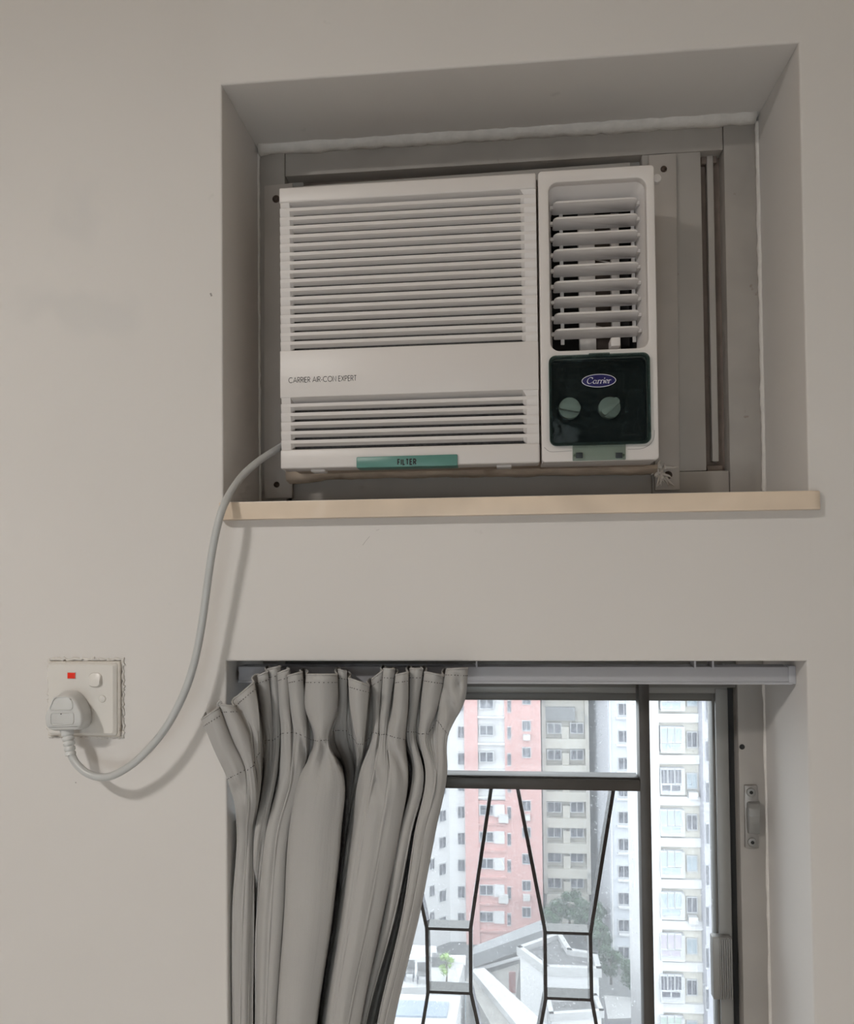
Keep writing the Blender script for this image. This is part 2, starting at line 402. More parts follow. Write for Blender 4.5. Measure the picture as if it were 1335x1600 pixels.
# ceiling lamp (out of view): flush round panel, the room's light
def ceiling_lamp():
    x, y, z = LAMP_POS
    e = empty('ceiling_lamp', (x, y, CEIL), 'round flush white ceiling lamp with glowing diffuser', 'lamp')
    n = 40
    def ring(r, zz): return [(x+r*math.cos(2*math.pi*i/n), y+r*math.sin(2*math.pi*i/n), zz) for i in range(n)]
    loft('lamp_rim', [ring(.13, CEIL-.001), ring(.13, z+.002), ring(.115, z-.004), ring(.108, z+.004)], mat('lamp_rim_white', (.8, .8, .78), .4, 0), e)
    em = mat('lamp_diffuser', (.8, .8, .8), .5, 0, emit=((1.0, .965, .92), LAMP_STRENGTH))
    loft('diffuser', [ring(.108, z+.004), ring(.095, z-.002), ring(.06, z-.004)], em, e, cap=(False, True))
ceiling_lamp()

# ------------------------------------------------------------------ marble sill of the niche
def sill():
    y0 = -.015
    a = W(341, 784, y0); b = W(1288, 767.5, y0); c = W(1288, 796, y0); d = W(341, 811, y0)
    z1 = (a[1]+b[1])/2; z0 = (c[1]+d[1])/2
    bm = bmesh.new(); x0, x1 = a[0], b[0]
    poly = rquad([(x0, y0), (x1, y0), (x1, -.0005), (NX1, -.0005), (NX1, .15), (NX0, .15), (NX0, -.0005), (x0, -.0005)], [.004, .014, 0, 0, 0, 0, 0, 0], 6)
    a = [bm.verts.new((x, y, z0)) for x, y in poly]; c = [bm.verts.new((x, y, z1)) for x, y in poly]
    bm.faces.new(a[::-1]); bm.faces.new(c); n = len(poly)
    for i in range(n): bm.faces.new((a[i], a[(i+1) % n], c[(i+1) % n], c[i]))
    ed = [e for e in bm.edges if all(v.co.y < -.004 for v in e.verts) and abs(e.verts[0].co.z-e.verts[1].co.z) < 1e-6]
    do_bevel(bm, .0025, 3, ed)
    o = link('window_sill', bm_mesh('window_sill', bm, True, 40), M['marble'])
    tag(o, 'beige marble sill slab along the bottom of the niche', 'sill')
    return z0, z1
SZ0, SZ1 = sill()

# ------------------------------------------------------------------ old window frame filling the niche (window_1)
FY = .145
w1 = empty('window_1', (0, FY, SZ1), 'old painted window frame closed with panels around the air conditioner', None, None, 'structure')
ZB = SZ1                                               # top of the sill
ACB = .165                                             # plane of the recessed infill boards
def xz(px, py, Y=FY): return W(px, py, Y)
xl = xz(445, 255)[0]; xr = xz(1130, 210)[0]
z_t = NZ1-.002; z_r0 = xz(447, 275)[1]
box('frame_stile', NX0+.001, xl, FY, FY+.045, ZB, z_t, M['frame_old'], w1, .0008)
box('frame_stile', xr+.0008, NX1-.001, FY, FY+.045, ZB, z_t, M['frame_old'], w1, .0008)
box('frame_rail', xl+.0006, xr, FY+.001, FY+.045, z_r0, z_t, M['frame_old'], w1, .0008)
xm0, xm1 = xz(1056, 500)[0], xz(1101, 500)[0]; xs0, xs1 = xm1, xr
zb1 = xz(1090, 735)[1]
box('infill_panel', xz(1005, 300)[0], xm1, FY+.003, FY+.04, zb1, z_r0+.004, M['panel_old'], w1, .0008)
box('frame_rail', xz(1020, 760)[0], xr, FY+.002, FY+.045, ZB, zb1-.0008, M['frame_old'], w1, .0008)
# recessed slot with a strip inside
box('slot_back', xs0, xs1+.001, ACB+.004, ACB+.012, zb1-.001, z_r0+.006, M['gap_brown'], w1)
q0, q1 = xz(1109, 500, ACB-.004)[0], xz(1119, 500, ACB-.004)[0]
box('slot_strip', q0, q1, ACB-.006, ACB+.006, xz(1115, 722, ACB)[1], xz(1115, 238, ACB)[1], M['panel_old'], w1, .0008)
for zz in (z_r0-.003, zb1+.004): box('slot_cap', xs0+.004, xs1-.004, ACB-.004, ACB+.005, zz-.006, zz+.004, M['gap_brown'], w1, .001)
# top recess: brown sealant band and the light strip above the air conditioner
AX0, AX1, AZ0, AZ1 = -.2655, .1850, 1.7368, 2.0832     # air conditioner front
box('sealant_band', xl, xz(1012, 300)[0], ACB+.004, ACB+.012, AZ1-.02, z_r0+.004, M['gap_brown'], w1)
pq('infill_strip', [(460, 299), (460, 291.5), (985, 253.5), (985, 275)], FY+.008, FY+.024, M['panel_old'], w1, .0006)
# infill boards around the cabinet
box('infill_board', xl-.004, xz(470, 500)[0], ACB, ACB+.01, ZB, z_r0, M['panel_old'], w1)
box('infill_board', xl, .21, ACB, ACB+.01, ZB, 1.752, M['panel_old'], w1)
box('infill_board', .14, xm0+.01, ACB, ACB+.01, ZB, z_r0, M['panel_old'], w1)
# bottom panel of the frame with peeling scraps of tape
pb = pq('bottom_panel', [(456, 784), (456, 748), (1022, 741), (1022, 776)], FY+.006, FY+.014, M['panel_old'], w1, .0008)

# mounting plates either side
def mounting_plate(label, pts, bolts, loc):
    e = empty('mounting_plate', loc, label, 'metal plate')
    pq('plate', pts, FY-.004, FY-.0005, M['plate_old'], e, .0008)
    for px, py, r in bolts:
        cx, cz = W(px, py, FY-.006)
        disc('bolt_hole', cx, cz, r*1.15, FY-.0046, FY-.003, M['rust'], e, 18)
        screw('bolt', cx-.0006, cz+.0004, r*.85, FY-.0046, M['rust'], e)
    return e
mounting_plate('tall grey metal mounting plate left of the air conditioner', [(413, 779), (413, 290), (457, 286), (457, 778)], [(431, 310, .0045), (432, 757, .0035)], (P3(435, 779, FY).x, FY, ZB))
mounting_plate('tall grey metal mounting plate right of the air conditioner', [(1024, 766), (1014, 242), (1057, 239), (1063, 765)], [(1038, 263, .0036), (1045, 742, .0045)], (P3(1040, 766, FY).x, FY, ZB))
# torn foam at the right bolt
def torn_foam():
    bm = bmesh.new(); rnd = random.Random(3); c = P3(1034, 738, FY-.012)
    for k in range(26):
        a = rnd.uniform(0, 6.28); l = rnd.uniform(.006, .017); d = Vector((math.cos(a)*.8, rnd.uniform(-.4, .1), math.sin(a))).normalized()
        p = c + Vector((rnd.uniform(-.006, .005), rnd.uniform(-.002, .004), rnd.uniform(-.007, .007)))
        mid = p + d*l*.5 + Vector((rnd.uniform(-.002, .002), -.001, rnd.uniform(-.002, .002)))
        bm_tube(bm, [p, mid, p+d*l], [.0021, .0014, .0004], 5)
    o = link('foam_scrap', bm_mesh('foam_scrap', bm, True), M['fluff']); tag(o, 'torn white foam scrap bursting out at the lower right bolt', 'foam scrap')
torn_foam()

# ------------------------------------------------------------------ air conditioner
AF = .040                                             # front plane of the grille
ac = empty('air_conditioner', ((AX0+AX1)/2, .2, AZ0), 'white window air conditioner with slatted front grille and louvred outlet', 'air conditioner')
def cabinet():
    bx0 = W(846, 500, .04)[0]
    poly = [(AX0+.006, .066), (bx0, .066), (bx0, .153), (AX1-.004, .153), (AX1-.004, .56), (AX0+.006, .56)]
    bm = bmesh.new(); a = [bm.verts.new((x, y, AZ0+.004)) for x, y in poly]; c = [bm.verts.new((x, y, AZ1-.004)) for x, y in poly]
    bm.faces.new(a[::-1]); bm.faces.new(c)
    for i in range(6): bm.faces.new((a[i], a[(i+1) % 6], c[(i+1) % 6], c[i]))
    link('cabinet', bm_mesh('cabinet', bm), M['ac_cab'], ac)
    box('outlet_casing', bx0, AX1-.004, .085, .153, AZ0+.003, AZ0+.006, M['ac_cab'], ac); box('outlet_casing', AX1-.007, AX1-.004, .085, .153, AZ0+.006, AZ1-.004, M['ac_cab'], ac)
    box('outlet_casing', bx0, AX1-.007, .085, .153, AZ1-.007, AZ1-.004, M['ac_cab'], ac)
cabinet()
# foam strip under the cabinet
def foam_strip():
    bm = bmesh.new(); rnd = random.Random(5); n = 60
    top = [W(450+575*i/n, 741-9*i/n, .13) for i in range(n+1)]; rows = []
    for i in range(n+1):
        x, z = top[i]; s = 1.0 + .08*math.sin(i*.7)+rnd.uniform(-.10, .10)
        if i < 8: s += .9*(1-i/8)
        h = .0062*s
        rows.append([bm.verts.new(v) for v in ((x, .142, z-h), (x, .121, z-h*.8), (x, .117, z-h*.3), (x, .119, z+.003), (x, .142, z+.003))])
    for a, b in zip(rows, rows[1:]):
        for i in range(5): bm.faces.new((a[i], a[(i+1) % 5], b[(i+1) % 5], b[i]))
    bm.faces.new(rows[0]); bm.faces.new(rows[-1][::-1])
    tag(link('foam_strip', bm_mesh('foam_strip', bm, True, 60), M['foam'], ac), 'stained beige foam strip under the cabinet')
foam_strip()
GX0, GX1 = AX0, W(841, 500, AF)[0]
def zrow(py, px=434): return W(px, py, AF)[1]
# plain bands of the grille
zt0 = zrow(317.5); zm1 = zrow(548.3); zm0 = zrow(622); zb_1 = zrow(702.8)
def band(name, z0, z1, th=.028, bev=.0022):
    return box(name, GX0+.0006, GX1, AF, AF+th, z0, z1, M['ac'], ac, bev, 3)
band('top_band', zt0, AZ1); nb = band('name_band', zm0, zm1, bev=.0012); bb = band('bottom_band', AZ0, zb_1, bev=.0022)
box('grille_back', GX0+.005, GX1-.001, AF+.0185, AF+.036, AZ0+.003, AZ1-.004, M['shaded_filter_net'], ac, .001)
# sawtooth slats: a narrow front face, then a face running back as it goes down; shallower at both ends
def slat_mesh(pitch, face=.0040):
    bm = bmesh.new(); L_ = GX1-GX0
    def solid(x, d, f0=0.0): return [bm.verts.new(p) for p in ((x, f0, 0), (x, f0, -face), (x, d, -pitch), (x, .019, -pitch), (x, .019, 0))]
    def shelf(x): return [bm.verts.new(p) for p in ((x, 0, 0), (x, 0, -face), (x, .0062, -face-.0030), (x, .0068, -face-.0030), (x, .0068, 0))]
    rows = [solid(.0012, .0032, .0012), solid(.002, .0030), solid(.0135, .0026), shelf(.0175), shelf(L_-.019), solid(L_-.0145, .0030), solid(L_-.0005, .0026)]
    for a, b in zip(rows, rows[1:]):
        for i in range(5): bm.faces.new((a[i], a[(i+1) % 5], b[(i+1) % 5], b[i]))
    bm.faces.new(rows[0]); bm.faces.new(rows[-1][::-1])
    ed = [e for e in bm.edges if abs(e.verts[0].co.y) < 1e-6 and abs(e.verts[1].co.y) < 1e-6 and abs(e.verts[0].co.z-e.verts[1].co.z) < 1e-6]
    do_bevel(bm, .0004, 1, ed)
    return bm_mesh('slat', bm, True, 25)
def slats(first, zend, n, lead):
    z0 = zrow(first); p = (z0-zend)/n; me = slat_mesh(p)
    for k in range(n): link('slat', me, M['ac'], ac, (GX0, AF+.0004, z0-k*p))
    # short undercut directly below the band above
    bm = bmesh.new()
    st_ = [(GX0+.002, .0030), (GX0+.0135, .0026), (GX0+.0175, .0150), (GX1-.019, .0150), (GX1-.0145, .0030), (GX1-.0005, .0026)]
    rows = [[bm.verts.new(v) for v in ((x, AF+.0004, lead), (x, AF+d, z0), (x, AF+.019, z0), (x, AF+.019, lead))] for x, d in st_]
    for a, b in zip(rows, rows[1:]):
        for i in range(4): bm.faces.new((a[i], a[(i+1) % 4], b[(i+1) % 4], b[i]))
    bm.faces.new(rows[0]); bm.faces.new(rows[-1][::-1])
    link('slat_undercut', bm_mesh('slat_undercut', bm), M['ac'], ac)
slats(326, zm1, 16, zt0); slats(631.5, zb_1, 5, zm0)
lettering('lettering', 'CARRIER AIR-CON EXPERT', *W(451.5, 598.3, AF), W(451.5, 590.3, AF)[1]-W(451.5, 598.3, AF)[1], W(557, 590, AF)[0]-W(451.5, 598, AF)[0], AF-.0002, M['black'], nb, .115, .21, rise=.0)
# filter tab
ft = pq('filter_tab', [(557, 731), (557, 714), (715, 709.5), (715, 727.5)], AF-.004, AF+.02, M['teal'], ac, .0012, 2)
lettering('lettering', 'FILTER', *W(622, 726, AF-.0043), .0061, W(650, 720, AF)[0]-W(622, 720, AF)[0], AF-.0043, M['black'], ft, .26, .36)
for px, py in ((499, 733), (788, 727)):
    c = P3(px, py, AF+.02); box('clip', c.x-.009, c.x+.009, AF+.012, AF+.03, AZ0-.0028, AZ0+.001, M['ac'], ac, .0012)
# right hand bezel with outlet and control window
BX0, BX1 = W(844, 500, AF)[0], AX1
BF = AF-.002
ha = W(857, 286, BF); hb = W(1010, 276, BF); hc = W(1014, 544, BF); hd = W(861, 548, BF)
hx0, hx1, hz0, hz1 = (ha[0]+hd[0])/2, (hb[0]+hc[0])/2, (hc[1]+hd[1])/2, (ha[1]+hb[1])/2
da = W(858, 559, BF); db = W(1014, 552.5, BF); dc = W(1016, 693, BF); dd = W(860, 697, BF)
dx0, dx1, dz0, dz1 = (da[0]+dd[0])/2, (db[0]+dc[0])/2, (dc[1]+dd[1])/2, (da[1]+db[1])/2
hole1 = rrect(hx0, hx1, hz0, hz1, .011); hole2 = rrect(dx0+.0012, dx1-.0012, dz0+.0012, dz1-.0012, .0075)
bz = plate('outlet_bezel', rrect(BX0, BX1, AZ0, AZ1, .0045), [hole1, hole2], BF, BF+.012, M['ac'], ac, .0014)
box('bezel_side', BX1-.004, BX1-.0006, BF+.006, .085, AZ0+.004, AZ1-.004, M['ac'], ac, .001)
box('bezel_side', BX0+.0006, BX0+.003, BF+.006, .085, AZ0+.004, AZ1-.004, M['ac'], ac, .001)
box('bezel_side', BX0+.0006, BX1-.002, BF+.006, .085, AZ0+.0006, AZ0+.004, M['ac'], ac, .001)
box('bezel_side', BX0+.0006, BX1-.002, BF+.006, .085, AZ1-.004, AZ1-.0006, M['ac'], ac, .001)
c = P3(1024, 283, .06); disc('hinge_nub', c.x+.001, c.z, .005, .052, .06, M['ac'], ac, 16, .001)
# duct funnel
def r3(poly, y): return [(x, y, z) for x, z in poly]
loft('outlet_funnel', [r3(rrect(hx0-.0005, hx1+.0005, hz0-.0005, hz1+.0005, .0115), BF+.010), r3(rrect(hx0+.002, hx1-.003, hz0+.002, hz1-.008, .011), BF+.022),
     r3(rrect(hx0+.005, hx1-.007, hz0+.004, hz1-.017, .008), .078)], M['ac'], ac, angle=80)
loft('outlet_duct', [r3(rrect(hx0+.005, hx1-.007, hz0+.004, hz1-.017, .008), .0779), r3(rrect(hx0+.004, hx1-.004, hz0+.002, hz1-.015, .004), .15)], M['dark'], ac, cap=(False, True))
# vertical deflector vanes behind the louvres, with a brown sheet in the dark gap
for (pa, pb_, yy, mt_) in ((905, 931, .088, 'dusty'), (956, 969, .092, 'dusty'), (931, 956, .125, 'gap_brown')):
    x0 = W(pa, 450, yy)[0]; x1 = W(pb_, 450, yy)[0]
    box('deflector_vane', x0, x1, yy, yy+(.003 if mt_ == 'gap_brown' else .012), hz0+.003, W(930, 330, yy)[1], M[mt_], ac, .001)
for py in (408, 512):
    a = P3(931, py-2, .1); b = P3(955, py+3, .1); tube('link_wire', [a, (a+b)/2, b], .0009, M['ac'], ac, 6)
# louvre blades
LX0, LX1 = W(866, 420, .052)[0], W(999, 420, .052)[0]
def louvre_mesh():
    bm = bmesh.new(); pts = rquad([(0, 0), (LX1-LX0, 0), (LX1-LX0, .024), (0, .024)], [.005, .005, .002, .002], 5); th = .0011
    def zc(y): return -.0040*math.sin(min(1, y/.024)*1.57)
    a = [bm.verts.new((x, y, zc(y)-th)) for x, y in pts]; b = [bm.verts.new((x, y, zc(y)+th)) for x, y in pts]
    bm.faces.new(a[::-1]); bm.faces.new(b); n = len(pts)
    for i in range(n): bm.faces.new((a[i], a[(i+1) % n], b[(i+1) % n], b[i]))
    do_bevel(bm, .0006, 1, [e for e in bm.edges if abs(e.verts[0].co.z-e.verts[1].co.z) < .0005])
    return bm_mesh('louvre_blade', bm, True, 50)
def pin_mesh():
    bm = bmesh.new(); bm_box(bm, -.0035, .0005, .009, .014, -.004, .000)
    return bm_mesh('louvre_pin', bm)
lm, pm = louvre_mesh(), pin_mesh()
for k in range(9):
    z = W(932, 312.5+25.05*k, .052)[1]
    o = link('louvre_blade', lm, M['ac'], ac, (LX0, .052, z)); link('louvre_pin', pm, M['ac'], o, (LX0, .052, z)); link('louvre_pin', pm, M['ac'], o, (LX1+.003, .052, z))
zl0 = W(932, 535, .07)[1]; zl1 = W(932, 320, .07)[1]
for px in (878, 990):
    x = W(px, 420, .074)[0]; box('link_bar', x-.0022, x+.0022, .074, .0765, zl0, zl1, M['ac_in'], ac, .0005)
c = P3(961, 536, .062); box('louvre_lever', c.x-.0058, c.x+.0058, .054, .076, c.z-.006, c.z+.005, M['ac'], ac, .0018)
# control window
box('control_recess', dx0+.0004, dx1-.0004, BF+.022, BF+.028, dz0+.0004, dz1-.0004, M['panel_dark'], ac)
loft('control_recess_wall', [r3(rrect(dx0+.0011, dx1-.0011, dz0+.0011, dz1-.0011, .0075), BF+.0008), r3(rrect(dx0+.0009, dx1-.0009, dz0+.0009, dz1-.0009, .0075), BF+.024)], M['panel_dark'], ac)
for px, py, ang in ((891, 636, -12), (954, 635, 42)):
    yk = BF+.021
    cx, cz = W(px, py, yk-.012); r = .0128
    kn = disc('knob', cx, cz, r, yk-.007, yk+.001, M['knob'], ac, 32, .001)
    a = math.radians(ang); ca, sa = math.cos(a), math.sin(a)
    poly = [(cx+u*ca-v*sa, cz+u*sa+v*ca) for u, v in rquad([(-r*.97, -.0042), (r*.97, -.0042), (r*.97, .0042), (-r*.97, .0042)], .003, 4)]
    prism('knob_grip', poly, yk-.015, yk-.0068, M['knob'], kn, .0012, 2)
door = prism('control_door', rquad([(dx0, dz0), (dx1, dz0), (dx1, dz1), (dx0, dz1)], [.008, .009, .006, .006], 6), BF-.0042, BF-.0014, M['door'], ac, .0008)
def ring_plate(name, o_, i_, y0, y1, mt_, par): return plate(name, o_, [i_], y0, y1, mt_, par)
ring_plate('door_rim', rrect(dx0-.0006, dx1+.0006, dz0-.0006, dz1+.0006, .008), rrect(dx0+.0026, dx1-.0026, dz0+.0026, dz1-.0026, .0065), BF-.0056, BF-.0012, M['door_rim'], door)
tx = W(936, 552, BF)[0]; box('door_lip', tx-.012, tx+.012, BF-.0055, BF-.001, dz1-.0005, dz1+.0022, M['door_rim'], door, .0008)
tb = [W(895, 695, BF-.004), W(978, 693, BF-.004), W(977, 719, BF-.004), W(895, 722, BF-.004)]
hg = prism('hinge_tab', [(tb[0][0], AZ0+.0005), (tb[1][0], AZ0+.0005), (tb[1][0], dz0+.0005), (tb[0][0], dz0+.0005)], BF-.0052, BF-.0004, M['door_tab'], ac, .0008)
for px in (905, 967):
    c = P3(px, 712, BF-.0015); box('hinge_pin', c.x-.004, c.x+.004, BF-.0062, BF-.0050, c.z-.0035, c.z+.003, M['panel_dark'], hg, .0008)
    s = 1 if px > 940 else -1
    disc('hinge_knob', c.x+s*.0048, c.z, .0016, BF-.0066, BF-.005, M['door_tab'], hg, 12)
# badge
bx, bzz = W(936, 595, BF-.005)
ow, oh = .0198, .0078
badge = disc('badge', bx, bzz, ow, BF-.0056, BF-.0040, M['logo_blue'], door, 48, .0003, rz=oh)
bm = bmesh.new(); ribbon(bm, [(bx+ow*.975*math.cos(2*math.pi*i/60), bzz+oh*.95*math.sin(2*math.pi*i/60)) for i in range(61)], .0006, lambda q: (q[0], BF-.0058, q[1]))
link('badge_outline', bm_mesh('badge_outline', bm), M['logo_white'], badge)
def badge_script():
    bm = bmesh.new(); nib = (math.radians(35), .28); sl = .22
    C_ = [arc(.42, .5, .40, 42, 330, 22, .5), [(.70, .98), (.70, .72)]]
    a_ = [arc(.22, .27, .22, 70, 410, 20, .27), [(.44, .54), (.43, .12), (.50, .0), (.58, .08)]]
    r_ = [[(.02, .46), (.10, .54), (.12, .5), (.10, .0)], [(.11, .30), (.20, .50), (.31, .55), (.36, .46)], [(0, .0), (.20, .0)]]
    i_ = [[(.02, .46), (.10, .54), (.11, .48), (.10, .08), (.15, .0), (.22, .06)], arc(.115, .80, .045, 0, 360, 8)]
    e_ = [[(.05, .28), (.40, .31)] + arc(.22, .30, .20, 10, 320, 18, .27)]
    cx = 0; items = []
    for g, wd_ in ((C_, .92), (a_, .62), (r_, .42), (r_, .42), (i_, .26), (e_, .48), (r_, .40)):
        for s_ in g: items.append([(p[0]+cx+sl*p[1], p[1]) for p in s_])
        cx += wd_
    wdt = .0280; sx = wdt/(cx+.1); h = .0072
    for s_ in items: ribbon(bm, s_, .125, lambda q: (bx-wdt/2+q[0]*sx, BF-.0058, bzz-h*.44+q[1]*h), nib)
    link('badge_lettering', bm_mesh('badge_lettering', bm), M['logo_white'], badge)
badge_script()
# contour seam low on the bezel
def seam(pts):
    bm = bmesh.new(); pl = catmull([(*W(x, y, BF), 0) for x, y in pts], 4)
    ribbon(bm, [(p[0], p[1]) for p in pl], .0005, lambda q: (q[0], BF-.00015, q[1]))
    link('bezel_seam', bm_mesh('bezel_seam', bm), M['seam'], bz)
seam([(851, 699), (857, 704.5), (865, 706), (894, 704.5)]); seam([(981, 702), (1003, 701), (1015, 695), (1022, 685), (1023, 672)])

# ------------------------------------------------------------------ power cord with moulded plug
def power_cord():
    key = [(452, 690, .088), (436, 700, .068), (405, 720, .038), (380, 742, .012), (360, 770, -.020), (347, 797, -.036), (338, 830, -.040), (330, 872, -.040), (322, 930, -.038), (314, 985, -.036),
           (303, 1038, -.036), (287, 1085, -.037), (262, 1133, -.038), (232, 1171, -.040), (200, 1199, -.040), (168, 1214, -.040), (140, 1210, -.038), (120, 1194, -.035), (110, 1176, -.032)]
    pts = catmull([tuple(P3(*k)) for k in key], 6)
    e = empty('power_cord', P3(107, 1150, -.03), 'thick grey power cord looping down from the air conditioner into the wall socket', 'power cord')
    tube('cable', pts, .0044, M['cord'], e, 14)
    # strain relief with rings
    a = P3(104, 1136, -.028); b = P3(110.5, 1180, -.0325); n = 23; bm = bmesh.new(); rr = []; pp = []
    for i in range(n):
        t = i/(n-1); pp.append(a.lerp(b, t)); base = .0072*(1-t)+.0060*t
        rr.append(base if (i % 4) in (0, 1, 2) and i > 3 else (base*.78 if i > 3 else base*1.1))
    bm_tube(bm, pp, rr, 16)
    link('strain_relief', bm_mesh('strain_relief', bm, True, 50), M['plug'], e)
    # body: base outline on the socket, narrower face towards the room
    yb, yf = -.0112, -.040
    face = [(79, 1097), (88, 1088), (108, 1087), (117, 1094), (128, 1116), (128, 1134), (121, 1141), (78, 1142), (70, 1136), (69, 1118)]
    base = [(92, 1085), (101, 1079.5), (121, 1079), (131, 1087), (142.5, 1108), (143.5, 1128), (137, 1138), (94, 1142), (86, 1137), (84, 1115)]
    fo = rquad([W(x, y, yf) for x, y in face], .004, 3); ba = rquad([W(x, y, yb) for x, y in base], .004, 3)
    cx = sum(p[0] for p in fo)/len(fo); cz = sum(p[1] for p in fo)/len(fo)
    def sc(s): return [(cx+(x-cx)*s, cz+(z-cz)*s) for x, z in fo]
    mid = [((a[0]*.65+b[0]*.35), (a[1]*.65+b[1]*.35)) for a, b in zip(fo, ba)]
    def exp(poly, s):
        gx = sum(p[0] for p in poly)/len(poly); gz = sum(p[1] for p in poly)/len(poly); return [(gx+(x-gx)*s, gz+(z-gz)*s) for x, z in poly]
    body = loft('plug_body', [r3(ba, yb), r3(exp(mid, 1.01), yb*.36+yf*.64), r3(fo, yf+.004), r3(sc(.965), yf+.0012), r3(sc(.90), yf)], M['plug'], e, angle=75, cap=(True, True))
    # embossed panels on the plug face
    def emb(pts):
        bm = bmesh.new(); pl = rquad([W(x, y, yf) for x, y in pts], .0035, 4); pl.append(pl[0])
        pv = [(x, yf-.0001, z) for x, z in pl]; bm_tube(bm, pv, .0008, 6, False)
        link('embossed_outline', bm_mesh('embossed_outline', bm, True), M['plug'], body)
    emb([(77, 1109), (85, 1089), (107, 1089), (113, 1096), (113, 1109)]); emb([(79, 1133), (79, 1114), (115, 1113.5), (115, 1131)])
    q = W(95.5, 1115.5, yf); disc('mould_mark', q[0], q[1], .0007, yf-.0004, yf+.0005, M['black'], body, 10)
power_cord()

# ------------------------------------------------------------------ wall socket
def wall_socket():
    yf = -.0105
    a = W(72.5, 1038.5, yf); b = W(177, 1033.5, yf); c = W(181, 1147, yf); d = W(74, 1152, yf)
    x0, x1 = (a[0]+d[0])/2, (b[0]+c[0])/2; z1 = (a[1]+b[1])/2; z0 = (c[1]+d[1])/2
    e = empty('wall_socket', ((x0+x1)/2, 0, (z0+z1)/2), 'square white switched wall socket with red indicator light', 'socket')
    rim = box('back_frame', x0-.001, x1+.0045, -.0058, -.0002, z0-.002, z1+.0015, M['socket_dirty'], e, .0012)
    fp = loft('faceplate', [r3(rrect(x0, x1+.002, z0-.0005, z1+.0005, .0035), -.0045), r3(rrect(x0+.0002, x1+.0012, z0, z1, .0035), -.0075), r3(rrect(x0+.002, x1-.002, z0+.003, z1-.002, .003), yf)], M['socket'], e, angle=30, cap=(True, True))
    n0 = W(106, 1060, yf); n1 = W(118, 1051, yf); box('indicator_frame', n0[0]-.0008, n1[0]+.0008, yf-.0004, yf+.001, n0[1]-.0008, n1[1]+.0008, M['socket_dirty'], e, .0004)
    box('indicator_light', n0[0], n1[0], yf-.0013, yf+.001, n0[1], n1[1], M['neon'], e, .0005)
    s0 = W(138.5, 1074, yf); s1 = W(160, 1051, yf)
    prism('switch_well', rrect(s0[0], s1[0], s0[1], s1[1], .0062), yf-.0003, yf+.001, M['socket_dirty'], e)
    g = .0006; zm = s0[1]+(s1[1]-s0[1])*.5; o2 = rrect(s0[0]+g, s1[0]-g, s0[1]+g, s1[1]-g, .0058, 8)
    def yy(z, k):
        t = (z-s0[1])/(s1[1]-s0[1]); return yf-k*(.0012+.0040*max(0, 1-abs(t-.36)*1.7))
    loft('rocker_switch', [[(x, yf+.0005, z) for x, z in o2], [(x, yy(z, .55), z) for x, z in o2], [((x-(s0[0]+s1[0])/2)*.88+(s0[0]+s1[0])/2, yy(z, 1), (z-zm)*.88+zm) for x, z in o2]], M['socket'], e, angle=40, cap=(False, True))
    q = W(160, 1092, yf); disc('screw_rim', q[0], q[1], .0045, yf-.0003, yf+.001, M['socket_dirty'], e, 24); disc('screw_cap', q[0]-.0002, q[1], .0040, yf-.0009, yf+.001, M['socket'], e, 24, .0004)
    # lumps of old wall paint around the edge
    rnd = random.Random(11); bm = bmesh.new()
    X0, X1, Z0, Z1 = x0-.003, x1+.0058, z0-.0035, z1+.0035
    path = []
    for i in range(41): path.append((X0+(X1-X0)*i/40, Z1))
    for i in range(1, 41): path.append((X1, Z1-(Z1-Z0)*i/40))
    for i in range(1, 41): path.append((X1-(X1-X0)*i/40, Z0))
    for i in range(1, 41): path.append((X0, Z0+(Z1-Z0)*i/40))
    pts = [(x+rnd.uniform(-.0012, .0012), -.0006, z+rnd.uniform(-.0012, .0012)) for x, z in path]
    bm_tube(bm, pts, [rnd.uniform(.0009, .0026) for _ in pts], 6)
    link('paint_ridge', bm_mesh('paint_ridge', bm, True), M['paintridge'], e)
wall_socket()

# ------------------------------------------------------------------ lower window (window_2)
w2 = empty('window_2', (0, .15, VZ0), 'grey aluminium sliding window with dusty hazed glass below the niche', None, None, 'structure')
JY = .145
jx0 = W(1157, 1300, JY)[0]
def v_(px, Y): return W(px, 1300, Y)[0]
# outer frame: head, jambs
box('frame_jamb', jx0, VX1-.001, JY, JY+.06, VZ0, VZ1-.001, M['jamb'], w2, .001)
box('frame_jamb', VX0+.001, VX0+.03, JY, JY+.06, VZ0, VZ1-.001, M['jamb'], w2, .001)
zh = W(900, 1074.5, JY)[1]
box('frame_head', VX0+.03, jx0, JY+.004, JY+.06, zh, VZ1-.001, M['alu'], w2, .001)
box('frame_foot', VX0+.03, jx0, JY, JY+.06, VZ0, VZ0+.035, M['alu'], w2, .001)
box('frame_track', v_(1139, JY+.02), jx0+.001, JY+.02, JY+.05, VZ0, VZ1-.002, M['gap_black'], w2)
